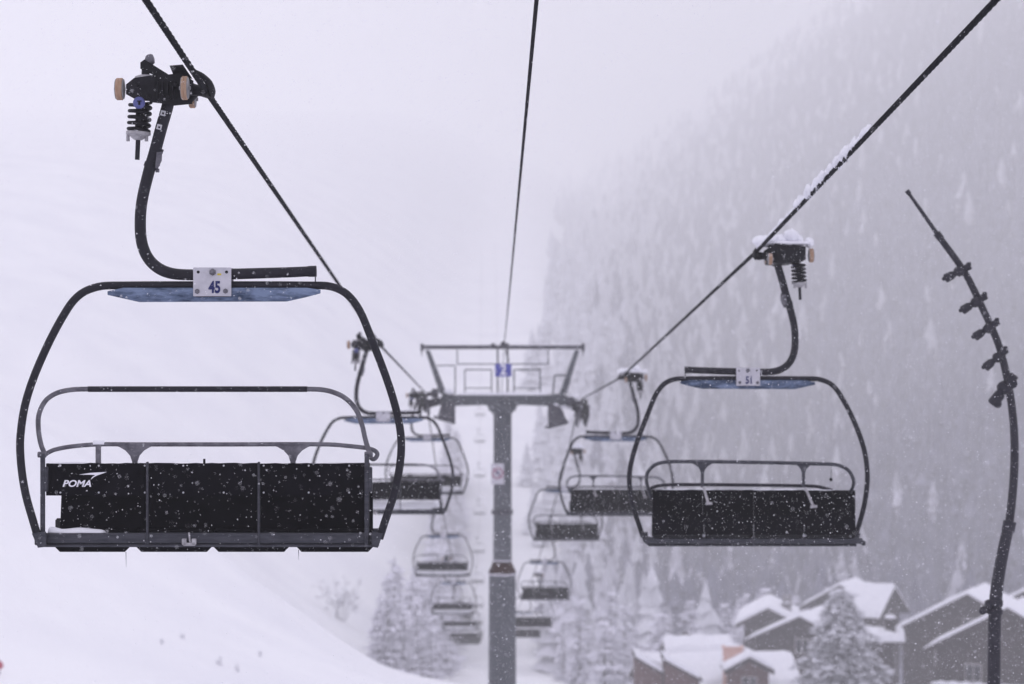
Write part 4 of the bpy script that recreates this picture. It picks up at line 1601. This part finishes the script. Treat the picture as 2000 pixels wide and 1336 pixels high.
g = ground_hit(664, 1212)
d_ = g.y / F
twig_bush('snowy_bush', (g.x, g.y, hz(g.x, g.y)), 96 * d_, 112 * d_, 13, 6, 'bare V shaped bush dusted with snow on the white slope', .045)
for i, (px, py, hpx) in enumerate(((430, 1302, 26), (466, 1312, 22), (318, 1258, 14), (356, 1250, 20), (506, 1284, 14), (880, 1330, 18))):
    g = ground_hit(px, py)
    d_ = g.y / F
    twig_bush('grass_tuft', (g.x, g.y, hz(g.x, g.y)), hpx * .7 * d_, hpx * .6 * d_, 3, 30 + i,
              ['little twig tuft poking from the snow at the lower left, tallest of its kind', 'little twig tuft in the snow, lowest of the three below the near chair',
               'leftmost faint twig tuft in the snow below the near chair', 'faint twig tuft just right of the leftmost one in the snow',
               'faint twig tuft in the snow nearest to the V shaped bush', 'twig tuft at the bottom edge between the trees and the tower shaft'][i], .012, 'tuft')
g = ground_hit(-1, 1322)
d_ = g.y / F
mk = empty('slope_marker', (g.x, g.y, hz(g.x, g.y)))
tag(mk, 'small red slope marker at the left edge near the bottom corner', 'marker')
b = MB()
b.tube([(0, 0, -.2), (0, 0, 30 * d_)], .025, 8)
b.build('pole', M['galv'], mk)
b = MB()
b.lathe((0, -.03, 18 * d_), (0, -1, 0), [(8 * d_, 0), (8 * d_, .02)], 20)
b.build('disc', M['red_cloth'], mk)


# ------------------------------------------------------------------ falling snow
def flakes():
    rs = np.random.RandomState(8)
    pos, size = [], []
    for (y0, y1, dens, s0, s1) in ((7.5, 26, 130, .0010, .0038), (26, 62, 7.0, .0028, .0068)):
        hx = lambda y: .215 * y + .9
        hz_ = lambda y: .146 * y + .7
        vol = 4 * np.trapz([hx(y) * hz_(y) for y in np.linspace(y0, y1, 60)], np.linspace(y0, y1, 60))
        n = int(vol * dens)
        y = rs.uniform(0, 1, n * 4) ** (1 / 2.6) * (y1 - 0)
        y = y[y > y0][:n]
        n = len(y)
        x = rs.uniform(-1, 1, n) * hx(y)
        z = rs.uniform(-1, 1, n) * hz_(y)
        keep = z > height(x, y) + .1
        pos.append(np.stack([x, y, z], 1)[keep])
        size.append((s0 + (s1 - s0) * rs.uniform(0, 1, n) ** 3)[keep])
    Pp = np.concatenate(pos)
    Sz = np.concatenate(size)
    n = len(Pp)
    oc = np.array([(1, 0, 0), (-1, 0, 0), (0, 1, 0), (0, -1, 0), (0, 0, 1), (0, 0, -1)], float)
    of = np.array([(0, 2, 4), (2, 1, 4), (1, 3, 4), (3, 0, 4), (2, 0, 5), (1, 2, 5), (3, 1, 5), (0, 3, 5)])
    sc = Sz[:, None, None] * rs.uniform(.55, 1.3, (n, 6, 1))
    VV = (Pp[:, None, :] + oc[None] * sc + rs.uniform(-.25, .25, (n, 6, 3)) * Sz[:, None, None]).reshape(-1, 3)
    FF = (of[None] + (np.arange(n) * 6)[:, None, None]).reshape(-1, 3)
    o = np_mesh('falling_snow', VV, FF, M['flake'])
    tag(o, 'snowflakes drifting through the air everywhere', 'snowfall', kind='stuff')
    return n


print('flakes', flakes())

# ------------------------------------------------------------------ haze
HZ = bpy.data.materials.new('haze')
HZ.use_nodes = True
nt = HZ.node_tree
nt.nodes.clear()
out = nt.nodes.new('ShaderNodeOutputMaterial')
pv = nt.nodes.new('ShaderNodeVolumePrincipled')
pv.inputs['Color'].default_value = (.998, .997, .999, 1)
pv.inputs['Density'].default_value = .00108
pv.inputs['Anisotropy'].default_value = .0
nt.links.new(pv.outputs[0], out.inputs['Volume'])
HZ.cycles.homogeneous_volume = True
b = MB()
x0, x1, y0, y1, z0, z1 = -810, 1010, -70, 2710, -50, 570
b.add([(x0, y0, z0), (x1, y0, z0), (x1, y1, z0), (x0, y1, z0), (x0, y0, z1), (x1, y0, z1), (x1, y1, z1), (x0, y1, z1)],
      [[0, 3, 2, 1], [4, 5, 6, 7], [0, 1, 5, 4], [1, 2, 6, 5], [2, 3, 7, 6], [3, 0, 4, 7]])
tag(b.build('haze', HZ), 'pale snowy haze filling the valley', 'haze', kind='stuff')

# ------------------------------------------------------------------ sky and sun
w = bpy.data.worlds.new('World')
scene.world = w
w.use_nodes = True
nt = w.node_tree
bg = nt.nodes['Background']
sky = nt.nodes.new('ShaderNodeTexSky')
sky.sky_type = 'NISHITA'
sky.sun_disc = False
sky.sun_elevation = R(42)
sky.sun_rotation = R(-35)
mx = nt.nodes.new('ShaderNodeMix')
mx.data_type = 'RGBA'
mx.inputs[0].default_value = .92
mx.inputs[7].default_value = (10.25, 9.95, 11.35, 1)     # even overcast
nt.links.new(sky.outputs[0], mx.inputs[6])
nt.links.new(mx.outputs[2], bg.inputs['Color'])
bg.inputs['Strength'].default_value = .1
sun = bpy.data.lights.new('Sun', 'SUN')
sun.energy = .5
sun.angle = R(40)
sun.color = (1, .97, .94)
so = bpy.data.objects.new('Sun', sun)
COL.objects.link(so)
d = Vector((math.sin(R(-35)) * math.cos(R(42)), math.cos(R(-35)) * math.cos(R(42)), math.sin(R(42))))
so.rotation_euler = (-d).to_track_quat('-Z', 'Y').to_euler()

# ------------------------------------------------------------------ camera
cam = bpy.data.cameras.new('Camera')
cam.sensor_width = 36
cam.lens = 36 * F / 2000
cam.clip_start = .1
cam.clip_end = 6000
cam.dof.use_dof = True
cam.dof.focus_distance = 15.0
cam.dof.aperture_fstop = 2.7
cam.dof.aperture_blades = 9
co = bpy.data.objects.new('Camera', cam)
co.rotation_euler = (R(90), 0, 0)
COL.objects.link(co)
scene.camera = co

scene.view_settings.view_transform = 'Standard'
scene.view_settings.look = 'None'
scene.view_settings.exposure = 0
scene.view_settings.gamma = 1
scene.cycles.max_bounces = 8
scene.cycles.volume_bounces = 5
scene.cycles.use_denoising = True
